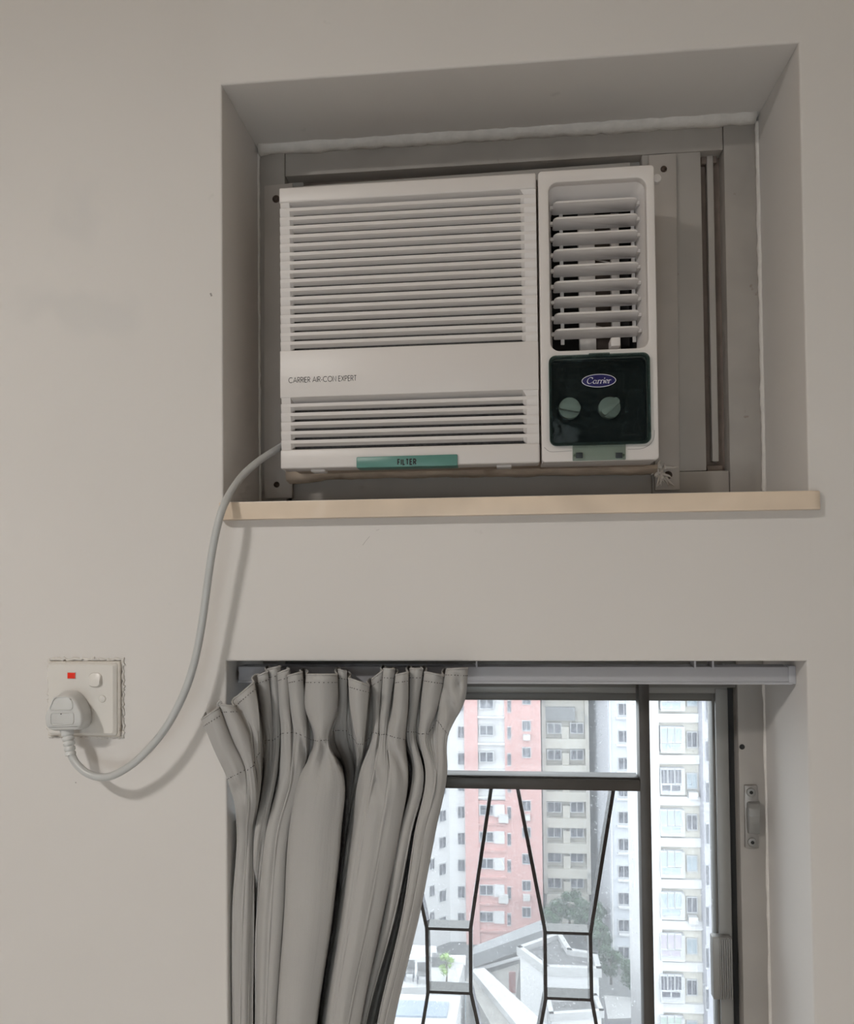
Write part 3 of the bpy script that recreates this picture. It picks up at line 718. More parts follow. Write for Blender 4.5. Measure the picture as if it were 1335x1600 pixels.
# sash
SY = JY+.012
sx0, sx1 = v_(1112, SY+.02), v_(1142, SY)
zs0 = W(900, 1092.5, SY+.02)[1]; zs1 = zh+.004
sash = box('sash_stile', v_(1122, SY), sx1, SY, SY+.03, VZ0+.03, zs1-.006, M['alu_lt'], w2, .0015)
box('sash_bead', sx0, v_(1122.5, SY+.006), SY+.006, SY+.03, VZ0+.03, zs1-.006, M['alu'], w2, .003)
box('sash_rail', VX0+.03, sx1, SY+.001, SY+.03, W(900, 1083, SY)[1], zs1, M['alu_lt'], w2, .0015)
box('sash_rail', VX0+.03, sx0+.002, SY+.007, SY+.03, zs0, W(900, 1083, SY)[1]+.002, M['alu'], w2, .002)
box('sash_rail', VX0+.03, sx1, SY, SY+.03, VZ0+.03, VZ0+.075, M['alu_lt'], w2, .0015)
gp = box('glass_pane', VX0+.028, sx0+.004, SY+.016, SY+.020, VZ0+.07, zs0+.004, M['glass'], w2)
# black drain hole in the jamb
c = P3(1160, 1167, JY); disc('screw_hole', c.x, c.z, .0034, JY-.0003, JY+.002, M['gap_black'], w2, 14)
# ribbed finger pull
fx0, fx1 = W(1115, 1500, SY-.012)[0], W(1146, 1500, SY-.012)[0]; fz1, fz0 = W(1130, 1466, SY-.012)[1], W(1130, 1564, SY-.012)[1]
fpull = box('finger_pull', fx0, fx1, SY-.010, SY+.004, fz0, fz1, M['alu_lt'], w2, .0015)
for k in range(6):
    x = fx0+.0085+k*.0027; box('grip_rib', x, x+.0013, SY-.0118, SY-.0095, fz0+.0012, fz1-.0012, M['alu_lt'], fpull, .0004)
# latch on the jamb
lt = pq('latch_plate', [(1165, 1325), (1164, 1227), (1184, 1227), (1186, 1325)], JY-.004, JY-.0002, M['steel'], w2, .001)
for px, py in ((1174, 1238), (1176, 1316)):
    c = P3(px, py, JY-.005); disc('rivet', c.x, c.z, .0055, JY-.0062, JY-.0035, M['alu_lt'], lt, 20, .001); disc('rivet_hole', c.x, c.z, .0022, JY-.0066, JY-.006, M['gap_black'], lt, 12)
def lever():
    sec = [(1252, 0.0), (1256, .006), (1264, .010), (1275, .012), (1287, .010), (1294, .007), (1303, .003)]
    bm = bmesh.new(); rows = []
    for py, h in sec:
        y = JY-.004-h; a = W(1171, py, y); b = W(1187.5, py, y)
        t = .0065 if h > 0 else .002
        rows.append([bm.verts.new(p) for p in ((a[0], y, a[1]), (b[0], y-.001, b[1]), (b[0], y+t, b[1]), (a[0]-.001, y+t, a[1]))])
    for a, b in zip(rows, rows[1:]):
        for i in range(4): bm.faces.new((a[i], a[(i+1) % 4], b[(i+1) % 4], b[i]))
    bm.faces.new(rows[0][::-1]); bm.faces.new(rows[-1])
    do_bevel(bm, .0009, 2)
    link('latch_lever', bm_mesh('latch_lever', bm, True, 40), M['alu_lt'], lt)
    a = W(1176.5, 1303, JY-.006); b = W(1172, 1280, JY-.006)
    prism('latch_slot', [W(1172, 1302, JY-.0046), W(1177, 1302, JY-.0046), W(1177, 1288, JY-.0046)], JY-.0046, JY-.0036, M['gap_black'], lt)
lever()
# small scuffs on the wall
def wall_mark(pts, wd):
    bm = bmesh.new(); ribbon(bm, [W(x, y, 0) for x, y in pts], wd, lambda q: (q[0], -.00012, q[1]), (0.6, .2)); link('wall_mark', bm_mesh('wall_mark', bm), M['seam'], wall)
wall_mark([(567, 852), (572, 845), (578, 838)], .0007); wall_mark([(588, 829), (593, 827)], .0007); wall_mark([(329, 458), (331, 463)], .0022); wall_mark([(118, 1222), (119, 1223.5)], .0012)
# rough plaster bead where the reveal meets the jamb
def bead(name, pts, r, seed, parent):
    rnd = random.Random(seed); P = catmull(pts, 10); bm = bmesh.new()
    bm_tube(bm, [(x+rnd.uniform(-.0005, .0005), y+rnd.uniform(-.0004, .0004), z) for x, y, z in P], [r*rnd.uniform(.85, 1.15) for _ in P], 9)
    link(name, bm_mesh(name, bm, True), M['paintridge'], parent)
bead('plaster_bead', [(VX1-.0005, JY+.0005, 1.48), (VX1-.0005, JY+.0005, 1.3), (VX1-.001, JY+.0005, 1.1), (VX1-.0005, JY+.0005, .7)], .0022, 4, wall)
bead('plaster_bead', [(NX1-.001, FY-.001, z) for z in (1.70, 1.8, 1.9, 2.0, 2.1, 2.185)], .003, 6, wall)
bead('plaster_bead', [(NX0+.001, FY-.001, z) for z in (1.70, 1.8, 1.9, 2.0, 2.1, 2.185)], .002, 8, wall)
bead('plaster_bead', [(x, FY-.002, NZ1+.001) for x in (-.32, -.2, -.1, 0, .1, .2, .333)], .011, 9, wall)

# security grille: bronze frame and thin bars bent into bottle shapes
def security_grille():
    gy = .098; e = empty('security_grille', (W(1006, 1500, gy)[0], gy, VZ0), 'dark bronze window security grille with bars bent in bottle shapes', 'window grille')
    a, b = v_(997, gy), v_(1015.5, gy)
    zt = VZ1-.032
    bm = bmesh.new(); tl = W(997, 1070, gy); tr = W(1014.5, 1070, gy); bl = W(1008, 1600, gy); br = W(1024, 1600, gy)
    box('upright', (tl[0]+bl[0])/2, (tr[0]+br[0])/2, gy, gy+.022, VZ0+.02, tl[1]+.003, M['grille'], e, .001)
    z1 = W(850, 1217, gy)[1]; z0 = W(850, 1234.5, gy)[1]
    box('transom', VX0+.002, (tl[0]+bl[0])/2, gy+.0005, gy+.020, z0, z1, M['grille'], e, .001)
    box('transom_lip', VX0+.002, (tl[0]+bl[0])/2, gy+.004, gy+.03, z1, z1+.0022, M['grille'], e, .0006)
    g2 = gy+.003; dp = .022
    def bar(name, pts):
        pp = [W(x, y, g2) for x, y in pts]; L_, R_ = [], []
        for i, p in enumerate(pp):
            q0 = Vector(pp[max(0, i-1)]); q1 = Vector(pp[min(len(pp)-1, i+1)]); t = (q1-q0).normalized(); n = Vector((-t.y, t.x))*.0022
            L_.append((p[0]+n.x, p[1]+n.y)); R_.append((p[0]-n.x, p[1]-n.y))
        bm = bmesh.new(); n = len(pp)
        fl = [bm.verts.new((x, g2, z)) for x, z in L_]; fr = [bm.verts.new((x, g2, z)) for x, z in R_]
        kl = [bm.verts.new((x, g2+dp, z)) for x, z in L_]; kr = [bm.verts.new((x, g2+dp, z)) for x, z in R_]
        for i in range(n-1):
            for q in ((fl[i], fl[i+1], fr[i+1], fr[i]), (kl[i], kr[i], kr[i+1], kl[i+1]), (fl[i], kl[i], kl[i+1], fl[i+1]), (fr[i], fr[i+1], kr[i+1], kr[i])): bm.faces.new(q)
        bm.faces.new((fl[0], fr[0], kr[0], kl[0])); bm.faces.new((fl[-1], kl[-1], kr[-1], fr[-1]))
        link(name, bm_mesh(name, bm), M['grille_bar'], e)
    bar('bar', [(767.5, 1234), (735.5, 1452), (736, 1551), (747, 1600), (772, 1760)])
    bar('bar', [(809.5, 1234), (852, 1455), (853, 1562), (846, 1600), (815, 1760)])
    bar('bar', [(959, 1235), (923, 1460), (925, 1561), (932, 1600), (962, 1760)])
    bar('bar', [(620, 1234), (667, 1450), (669, 1552), (661, 1600), (632, 1760)])
    bar('bar', [(572, 1234), (540, 1448), (542, 1546), (556, 1600), (580, 1760)])
    def cross(p, q):
        a = W(*p, g2); b = W(*q, g2); box('cross_bar', a[0], b[0], g2+.0004, g2+dp+.002, (a[1]+b[1])/2-.0018, (a[1]+b[1])/2+.0018, M['grille_bar'], e)
    cross((667, 1451), (736, 1453.5)); cross((669, 1551), (736.5, 1552)); cross((853, 1457), (923, 1460)); cross((853.5, 1560.5), (925, 1562.5))
security_grille()

# ------------------------------------------------------------------ curtain track
def curtain_track():
    y0 = .034; a = W(1242, 1042, y0); b = W(1242, 1067.5, y0)
    e = empty('curtain_track', (0, y0, a[1]), 'grey painted box-section curtain track across the window head', 'curtain track')
    z1, z0 = a[1], b[1]
    box('rail', VX0+.003, min(a[0], VX1-.004), y0, y0+.030, z0, z1, M['track'], e, .0012)
    box('rail_lip', VX0+.003, min(a[0], VX1-.004), y0-.0012, y0+.012, z0-.0016, z0+.0012, M['track'], e, .0005)
    box('end_bracket', min(a[0], VX1-.004)-.004, VX1-.0002, y0-.001, y0+.016, z0-.001, z1+.001, M['track'], e, .0008)
    for px in (745, 1086, 1114):
        x = W(px, 1036, y0)[0]; box('ceiling_bracket', x-.001, x+.001, y0-.002, y0+.02, z1-.002, VZ1-.0004, M['track'], e)
curtain_track()

# ------------------------------------------------------------------ curtain
def curtain():
    # one entry per gather, left to right; each row: xl, yl, xr, yr (pixels of its two edges), front depth, depth of the crease after it
    T = [(315,1124,343,1105,-.062,-.050),(343,1101,366,1104,-.052,-.030),(369,1090,397,1066,-.036,.010),(404,1056,418,1049,-.004,.012),(418,1046,438,1041,.002,.014),
         (434,1052,452,1045,-.008,.012),(450,1056,472,1050,-.010,.016),(479,1054,527,1054,-.020,.012),(529,1046,542,1050,.004,.014),(545,1060,577,1071,-.024,.010),
         (581,1062,598,1048,.000,.016),(600,1045,617,1046,-.004,.012),(619,1055,638,1050,-.016,.010),(641,1045,661,1045,-.006,.014),(664,1050,694,1056,-.012,.014),(698,1046,731,1044,-.016,None)]
    Mr = [(334,1168,362,1154,-.058,-.046),(362,1150,386,1142,-.052,-.036),(388,1128,404,1112,-.036,.012),(408,1104,424,1102,-.002,.014),(425,1102,437,1098,.002,.014),
         (437,1102,452,1100,-.010,.010),(454,1102,477,1102,-.012,.014),(478,1106,527,1106,-.024,.010),(529,1100,542,1100,.004,.016),(549,1116,573,1118,-.026,.012),
         (584,1104,594,1104,-.002,.010),(596,1104,609,1104,-.006,.008),(614,1106,637,1108,-.018,.010),(640,1104,653,1104,-.002,.016),(658,1108,683,1108,-.012,.012),(690,1082,726,1094,-.022,None)]
    Wr = [(357,1220,385,1205,-.048,-.040),(386,1208,397,1199,-.046,-.036),(397,1192,406,1178,-.030,.012),(416,1160,427,1160,.006,.014),(428,1160,438,1150,.004,.012),
         (440,1149,456,1147,-.010,-.004),(460,1148,479,1156,-.010,.016),(496,1161,511,1161,-.022,.014),(520,1144,543,1144,.018,.026),(559,1164,567,1165,-.016,.014),
         (583,1147,592,1149,-.010,-.004),(593,1151,603,1150,-.010,-.006),(606,1151,632,1159,-.016,.012),(636,1146,648,1146,.004,.014),(656,1149,668,1149,-.006,.008),(684,1128,699,1152,-.008,None)]
    B1 = [(364,1242,388,1244,-.040,-.034),(388,1244,401,1238,-.040,-.030),(401,1226,407,1216,-.020,.024),(414,1206,424,1206,.008,.012),(424,1206,433,1204,-.004,.016),
         (438,1206,456,1206,-.012,-.010),(456,1206,474,1206,-.008,.014),(471,1210,535,1210,-.028,.075),(541,1206,553,1206,.055,.070),(556,1206,562,1206,.040,.050),
         (563,1208,583,1208,-.010,-.010),(583,1208,606,1208,-.022,-.018),(606,1208,637,1208,-.022,.070),(645,1208,662,1208,-.004,.050),(666,1208,682,1208,-.010,-.007),(682,1208,698,1208,-.008,None)]
    B2 = [(371,1300,386,1300,.000,.003),(386,1300,394,1300,.004,.012),(394,1300,398,1300,.012,.026),(399,1300,408,1300,-.002,.000),(408,1300,415,1300,.002,.024),
         (417,1300,434,1300,-.008,-.007),(434,1300,451,1300,-.004,.014),(453,1300,532,1300,-.020,.085),(536,1300,540,1300,.080,.085),(541,1300,545,1300,.070,.070),
         (547,1300,568,1300,-.010,-.014),(568,1300,596,1300,-.018,-.016),(596,1300,624,1300,-.012,.012),(625,1300,643,1300,-.002,.085),(649,1300,664,1300,-.006,-.005),(664,1300,680,1300,-.003,None)]
    B3 = [(364,1420,380,1420,.002,.000),(380,1420,391,1420,.002,.008),(391,1420,397,1420,.010,.040),(398,1420,400,1420,.035,.036),(400,1420,402,1420,.028,.030),
         (403,1420,424,1420,-.004,-.006),(424,1420,444,1420,-.002,.018),(446,1420,520,1420,-.018,.085),(524,1420,528,1420,.080,.085),(528,1420,531,1420,.070,.070),
         (532,1420,550,1420,-.010,-.015),(550,1420,578,1420,-.018,-.014),(578,1420,600,1420,-.010,.014),(602,1420,620,1420,.004,.085),(631,1420,644,1420,-.006,-.005),(644,1420,657,1420,-.002,None)]
    B4 = [(364,1600,376,1600,.004,.002),(376,1600,388,1600,.004,.010),(388,1600,395,1600,.012,.050),(396,1600,398,1600,.045,.046),(398,1600,399,1600,.038,.040),
         (399,1600,416,1600,-.002,-.004),(416,1600,431,1600,.000,.022),(433,1600,494,1600,-.014,.085),(498,1600,501,1600,.080,.085),(501,1600,504,1600,.070,.070),
         (505,1600,522,1600,-.008,-.013),(522,1600,545,1600,-.016,-.012),(545,1600,563,1600,-.008,.020),(564,1600,572,1600,.016,.090),(590,1600,602,1600,-.004,-.003),(602,1600,615,1600,.000,None)]
    B5 = [tuple((b4[0]*1.55-b3[0]*.55, 1760, b4[2]*1.55-b3[2]*.55, 1760, b4[4], b4[5])) for b3, b4 in zip(B3, B4)]
    T = [r_ if i < 3 else (r_[0], r_[1], r_[2], r_[3], r_[4]-.012, None if r_[5] is None else max(r_[5], .029)) for i, r_ in enumerate(T)]
    rows3 = []
    for ri, row in enumerate((T, Mr, Wr, B1, B2, B3, B4, B5)):
        cols = []; first = row[0]
        p = P3(first[0]+6, (first[1]+first[3])/2-2, first[4]+.05); cols.append(p)     # hidden left return
        for i, (xl_, yl, xr_, yr, yf, yv) in enumerate(row):
            wpx = abs(xr_-xl_); e = min(.018, .0009*max(wpx, 6)*.5)
            eR = min(e, max(.0006, yv-yf)) if yv is not None else e
            pv = row[i-1][5] if i else None
            eL = min(e, max(.0006, pv-yf)) if pv is not None else e
            def merged(a_, b_): return ri >= 3 and a_[5]-a_[4] < .009 and b_[0]-a_[2] <= 2
            jl = i > 0 and merged(row[i-1], row[i]); jr = yv is not None and merged(row[i], row[i+1])
            tl_, tr_ = (.08 if jl else 0), (.92 if jr else 1)
            if jl: eL = (row[i-1][4]-yf)*.42
            if jr: eR = (row[i+1][4]-yf)*.42
            for t, d in ((tl_, eL), (.18 if jl else .12, eL*(.72 if jl else .45)), (.5, 0), (.82 if jr else .88, eR*(.72 if jr else .45)), (tr_, eR)):
                cols.append(P3(xl_+(xr_-xl_)*t, yl+(yr-yl)*t, yf+d))
            if yv is not None:
                nx = row[i+1]; gx = (xr_+nx[0])/2; gy = (yr+nx[1])/2 - (7 if ri == 0 else 0)
                if jr:
                    d0, d1 = yf+eR, nx[4]+(yf-nx[4])*.42; wn = nx[2]-nx[0]
                    for xx, tt in ((xr_-.04*(xr_-xl_), .25), ((xr_+nx[0])/2, .5), (nx[0]+.04*wn, .75)): cols.append(P3(xx, yr+(nx[1]-yr)*tt, d0+(d1-d0)*tt))
                    continue
                deep = yv-max(yf+eR, nx[4]) > .03; o_ = (3.0 if ri == 0 else 2.0) if ri < 2 else (1.6 if deep else -.2*(nx[0]-xr_))
                cols.append(P3(xr_-o_, yr+(gy-yr)*.5, yf+eR+(yv-yf-eR)*.6)); cols.append(P3(gx, gy, yv)); n0 = nx[4]
                cols.append(P3(nx[0]+o_, nx[1]+(gy-nx[1])*.5, min(n0+.010, yv)+max(0, yv-n0-.010)*.6))
        last = row[-1]; cols.append(P3(last[2]-7, last[3], last[4]+.03))
        rows3.append(cols)
    nc = len(rows3[0])
    # spread the key rows, then spline across and down
    dn = [5, 6, 6, 7, 8, 9, 6]
    grid_cols = []
    for c in range(nc):
        pts = [tuple(r[c]) for r in rows3]; out = []
        for i in range(len(pts)-1):
            p0 = pts[max(i-1, 0)]; p1 = pts[i]; p2 = pts[i+1]; p3 = pts[min(i+2, len(pts)-1)]
            # tangents scaled by row spacing to avoid overshoot (Hermite, non-uniform)
            d01 = max(1e-4, (Vector(p1)-Vector(p0)).length); d12 = max(1e-4, (Vector(p2)-Vector(p1)).length); d23 = max(1e-4, (Vector(p3)-Vector(p2)).length)
            m1 = [((b-a)/d01*d12+(c_-b)/d12*d01)/(d01+d12)*d12 if i > 0 else (c_-b) for a, b, c_ in zip(p0, p1, p2)]
            m2 = [((c_-b)/d12*d23+(d-c_)/d23*d12)/(d12+d23)*d12 if i < len(pts)-2 else (c_-b) for b, c_, d in zip(p1, p2, p3)]
            for j in range(dn[i]):
                t = j/dn[i]; h0 = 2*t**3-3*t**2+1; h1 = t**3-2*t**2+t; h2 = -2*t**3+3*t**2; h3 = t**3-t**2
                out.append(tuple(h0*a+h1*b+h2*c_+h3*d for a, b, c_, d in zip(p1, m1, p2, m2)))
        out.append(pts[-1]); grid_cols.append(out)
    nr = len(grid_cols[0]); US = 3
    grid = []
    for r in range(nr): grid.append(catmull([grid_cols[c][r] for c in range(nc)], US))
    ncs = len(grid[0])
    # gathers pucker the cloth at the sewn waist; dents where the gathered cloth caves in
    wr = dn[0]+dn[1]
    for r in range(nr):
        g_ = math.exp(-((r-wr)/2.6)**2)+.35*math.exp(-((r-wr-4)/4.0)**2)
        for c in range(ncs):
            x, y, z = grid[r][c]; a = .0011*g_*math.sin(c*1.9+.6*math.sin(c*.37))+(.0007+.0009*math.exp(-((r-wr-3)/7.0)**2))*math.sin(c*.31+r*.45)*math.sin(r*.33+1.3*math.sin(c*.11))
            grid[r][c] = (x, y+a, z)
    def proj(p):
        v = Vector(p)-CAM; d = v.dot(_f); return PPX+FPX*v.dot(_r)/d, PPY-FPX*v.dot(_u)/d
    DENTS = [(503, 1190, 7, 34, .016, -.10), (525, 1166, 6, 26, .010, -.25), (588, 1222, 7, 26, .012, .25), (622, 1190, 5, 24, .010, .35), (472, 1170, 5, 22, .012, .25), (640, 1190, 6, 20, .008, .2), (372, 1232, 5, 16, .006, .5), (704, 1100, 6, 26, .012, .3), (715, 1070, 5, 14, .012, .0)]
    for r in range(nr):
        for c in range(ncs):
            p = grid[r][c]
            if p[1] > .02: continue
            px_, py_ = proj(p); dd_ = 0
            for cx, cy, rx, ry, am, sl in DENTS:
                u_ = (px_-cx-(py_-cy)*sl)/rx; v_2 = (py_-cy)/ry
                if abs(u_) < 3 and abs(v_2) < 3: dd_ += am*math.exp(-u_*u_-v_2*v_2)
            if dd_: grid[r][c] = (p[0], p[1]+dd_, p[2])
    me = bpy.data.meshes.new('fabric')
    verts = [p for row in grid for p in row]; faces = []; 
    for r in range(nr-1):
        for c in range(ncs-1): faces.append((r*ncs+c, r*ncs+c+1, (r+1)*ncs+c+1, (r+1)*ncs+c))
    me.from_pydata(verts, [], faces)
    # uv: running width of the cloth, height
    uvl = me.uv_layers.new(name='uv'); mid = grid[nr//2]; acc = [0]
    for a, b in zip(mid, mid[1:]): acc.append(acc[-1]+(Vector(b)-Vector(a)).length)
    for lp in me.loops:
        r, c = divmod(lp.vertex_index, ncs); uvl.data[lp.index].uv = (acc[c]*1.0, r/nr)
    for p in me.polygons: p.use_smooth = True
    e = empty('curtain', (W(500, 1600, .0)[0], .0, .9), 'grey fabric curtain bunched at the left side of the window', 'curtain')
    ob = link('fabric', me, M['curtain'], e)
    so = ob.modifiers.new('thickness', 'SOLIDIFY'); so.thickness = .0013; so.offset = 0
    # hem roll along the top edge
    bm = bmesh.new(); bm_tube(bm, [Vector(p) for p in grid[0][4:-4]], .00115, 6)
    link('top_hem', bm_mesh('top_hem', bm, True), M['curtain'], e)
    # stitches: short dark dashes on the cloth in two lines
    def stitches(rf, name):
        r0 = int(rf); f = rf-r0; bm = bmesh.new(); acc_ = 0; step = .0024; line = []
        for c in range(ncs):
            line.append(Vector(grid[r0][c]).lerp(Vector(grid[r0+1][c]), f))
        for c in range(3, ncs-4):
            a, b = line[c], line[c+1]; L_ = (b-a).length; t = (b-a).normalized() if L_ > 1e-6 else Vector((1, 0, 0))
            dn_ = (Vector(grid[r0+1][c])-Vector(grid[r0][c])).normalized()
            nn = t.cross(dn_).normalized()
            if nn.y > 0: nn = -nn
            acc_ += L_
            if acc_ >= step:
                acc_ = 0; m_ = (a+b)/2 + nn*.0010
                q = [m_-t*.0007-dn_*.0004, m_+t*.0007-dn_*.0004, m_+t*.0007+dn_*.0004, m_-t*.0007+dn_*.0004]
                f_ = [bm.verts.new(v) for v in q]; k_ = [bm.verts.new(v-nn*.0006) for v in q]
                bm.faces.new(f_); bm.faces.new(k_[::-1])
                for i in range(4): bm.faces.new((f_[i], k_[i], k_[(i+1) % 4], f_[(i+1) % 4]))
        s = link(name, bm_mesh(name, bm), M['stitch'], e); tag(s, 'line of dark stitches', kind='stuff')
    stitches(1.15, 'stitching'); stitches(dn[0]+dn[1]-.35, 'stitching')
curtain()

# ------------------------------------------------------------------ outside: housing blocks, roofs and trees far below
X = {}
def xm(n, c, v=.05, s=.15, r=.8, spots=None): X[n] = mat('outside_'+n, tuple(q*.62 for q in c), r, v, s, spots=spots and [(tuple(q*.62 for q in a), b_, t_) for a, b_, t_ in spots])
xm('white', (.80, .80, .82), .04); xm('pink', (.72, .42, .40), .05); xm('cream', (.72, .69, .62), .08, .3); xm('greycream', (.66, .63, .57), .10, .25, spots=[((.45, .44, .42), .5, .62)])
xm('bluewhite', (.74, .77, .84), .05); xm('lavender', (.55, .55, .62), .04); xm('roofwhite', (.52, .52, .53), .05); xm('roofgrey', (.15, .15, .155), .12, .4, spots=[((.10, .10, .10), 1.2, .6)]); xm('deckgrey', (.30, .31, .325), .06, .4)
xm('stone', (.30, .29, .275), .2, .8); xm('asphalt', (.17, .175, .18), .12, .2); xm('frame', (.62, .63, .66), .05); xm('pane', (.115, .12, .15), .5, 1.2, .2); xm('pane_blue', (.42, .50, .56), .15, .8, .25)
xm('pane_lilac', (.52, .47, .56), .12, .8, .3); xm('pane_green', (.50, .62, .55), .1, .8, .3); xm('acbox', (.70, .70, .70), .05); xm('red', (.32, .13, .12), .1); xm('solar', (.30, .36, .45), .08, .3, .3)
xm('leaf', (.05, .115, .055), .5, 1.0); xm('leaf_bright', (.22, .34, .10), .4, 1.0); xm('trunk', (.10, .07, .05), .2, 3)
GZ = -36.0

def face_hit(px, py, A, B):
    """ray through a pixel met with the upright plane through A, B (x, y)"""
    d = ray(px, py); n = Vector((B[1]-A[1], -(B[0]-A[0]))); s = (n.x*(A[0]-CAM.x)+n.y*(A[1]-CAM.y))/(n.x*d.x+n.y*d.y)
    return CAM + d*s
def unit_frame():
    bm = bmesh.new(); t = .07
    for a in ((-.5, .5, -.08, .10, -.5, -.5+t), (-.5, .5, -.08, .10, .5-t, .5), (-.5, -.5+t, -.08, .10, -.5+t, .5-t), (.5-t, .5, -.08, .10, -.5+t, .5-t), (-.03, .03, -.06, .08, -.5+t, .5-t)): bm_box(bm, *a)
    return bm_mesh('window', bm)
def unit_box(name, d0, d1, s=1.0):
    bm = bmesh.new(); bm_box(bm, -.5*s, .5*s, d0, d1, -.5*s, .5*s); return bm_mesh(name, bm)
UF = unit_frame(); UP = {}
for k in ('pane', 'pane_blue', 'pane_lilac', 'pane_green'):
    UP[k] = unit_box('pane', -.045, .02, .96); UP[k].materials.append(X[k])
UF.materials.append(X['frame'])
UW = unit_box('wall_panel', -.05, .05, 1.0); UW.materials.append(X['white']); UB = unit_box('bay', -.55, .1, 1.0); UB.materials.append(X['frame']); UA = unit_box('air_conditioner_box', -.55, .0, 1.0); UA.materials.append(X['acbox'])
def put(name, me, parent, c, ang, sx, sz, sy=1.0):
    o = bpy.data.objects.new(name, me); COL.objects.link(o); o.parent = parent
    o.location = c - wloc(parent); o.rotation_euler = (0, 0, ang); o.scale = (sx, sy, sz); return o
def window(parent, pa, pb_, py, h, A, B, pane='pane'):
    c = face_hit((pa+pb_)/2, py, A, B); dist = (c-CAM).dot(_f)
    ang = math.atan2(B[1]-A[1], B[0]-A[0]); l = face_hit(pa, py, A, B); r = face_hit(pb_, py, A, B)
    wd = (Vector((r.x, r.y))-Vector((l.x, l.y))).length; hh = abs(face_hit((pa+pb_)/2, py-h/2, A, B).z-face_hit((pa+pb_)/2, py+h/2, A, B).z)
    o = put('window', UF, parent, c, ang, wd, hh)
    q = bpy.data.objects.new('pane', UP[pane]); COL.objects.link(q); q.parent = o
    return o
def acbox(parent, px, py, s, A, B):
    c = face_hit(px, py, A, B); k = (c-CAM).dot(_f)/FPX*s; put('cooling_unit', UA, parent, c, math.atan2(B[1]-A[1], B[0]-A[0]), k, k*.75)
def footprint(name, pts, z0, z1, mt_, parent=None):
    bm = bmesh.new(); a = [bm.verts.new((x, y, z0)) for x, y in pts]; c = [bm.verts.new((x, y, z1)) for x, y in pts]
    bm.faces.new(a[::-1]); bm.faces.new(c); n = len(pts)
    for i in range(n): bm.faces.new((a[i], a[(i+1) % n], c[(i+1) % n], c[i]))
    return link(name, bm_mesh(name, bm), mt_, parent)
def XY(px, Y, py=1250):
    p = P3(px, py, Y); return (p.x, p.y)
def zat(py, Y, px=800): return P3(px, py, Y).z

g = box('street_ground', -160, 160, 12, 260, GZ-1, GZ, X['asphalt']); tag(g, 'grey street level far below the window', kind='structure')

# white and pink tower
def pink_tower():
    Y = 84.0; x = lambda p: XY(p, Y)[0]; TOP = 22
    e = empty('apartment_tower', (x(770), Y, GZ), 'tall white and pink apartment tower seen through the left of the window', 'building')
    footprint('white_wall', [(x(560), Y-9), (x(702), Y), (x(846), Y), (x(846), Y+14), (x(560), Y+14)], GZ, TOP, X['white'], e)
    zc = zat(1250, Y, 770)
    footprint('pink_pier', [(x(727), Y-.5), (x(748), Y-.5), (x(748), Y+1), (x(727), Y+1)], GZ, TOP-2, X['pink'], e)
    footprint('pink_wall', [(x(790), Y-.35), (x(846.5), Y-.35), (x(846.5), Y+13), (x(790), Y+1)], GZ, TOP-2, X['pink'], e)
    footprint('pink_wall', [(x(748), Y-.30), (x(790), Y-.30), (x(790), Y+1), (x(748), Y+1)], GZ, zc, X['pink'], e)
    A, B = (x(702), Y-.02), (x(846), Y-.02); A2, B2 = (x(702), Y-.36), (x(846), Y-.36); L0, L1 = (x(560), Y-9.03), (x(702), Y-.03)
    for k in range(9):
        yy = 1099.5+41.6*k
        window(e, 715.5, 727, yy+3, 20, A, B)
        window(e, 749, 772, yy, 16.5, A2, B2)
        if k > 3:
            c = face_hit(780.5, yy+1, A2, B2); put('wall_panel', UW, e, c, 0, 1.05, 1.25)
        window(e, 793, 799, yy+4, 20, A2, B2); window(e, 816, 830, yy-7, 17, A2, B2)
        window(e, 686, 697, yy+9, 19, L0, L1); window(e, 671, 679, yy+1, 18, L0, L1)
        if k % 3 == 1: acbox(e, 823, yy+10, 11, A2, B2)
        if k in (4, 7): acbox(e, 787, yy+12, 15, A2, B2)
        z = zat(yy+20, Y, 770); box('floor_ledge', x(748), x(790), Y-.5, Y-.2, z-.09, z+.09, X['white' if k < 4 else 'pink'], e)
pink_tower()

# weathered cream block
def cream_block():
    Y = 87.0; x = lambda p: XY(p, Y)[0]
    e = empty('apartment_block', (x(884), Y, GZ), 'weathered cream apartment block with dark balcony bands between the pink tower and the blue-white one', 'building')
    footprint('wall', [(x(850), Y), (x(919), Y), (x(919), Y+12), (x(850), Y+12)], GZ, zat(1060, Y, 884), X['greycream'], e)
    A, B = (x(850), Y-.5), (x(919), Y-.5); rows = (1138, 1179, 1220, 1261, 1300, 1339, 1379)
    for i, yy in enumerate(rows):
        window(e, 855, 878, yy, 17, A, B, 'pane'); window(e, 891, 912.5, yy, 17, A, B, 'pane')
        z = zat(yy+21, Y, 884); box('balcony_front', x(852), x(917), Y-.85, Y, z-.55, z+.45, X['cream'], e)
        box('pier', x(879), x(890), Y-.6, Y, z+.45, z+1.7, X['cream'], e)
    z0, z1 = zat(1124, Y, 884), zat(1104, Y, 884); box('roof_panel', x(852), x(900), Y-.7, Y, z0, z1, X['deckgrey'], e)
    for p in (850, 917): box('side_pier', x(p)-.15, x(p)+.25, Y-.9, Y, zat(1392, Y, 884), z1+1.5, X['greycream'], e)
cream_block()

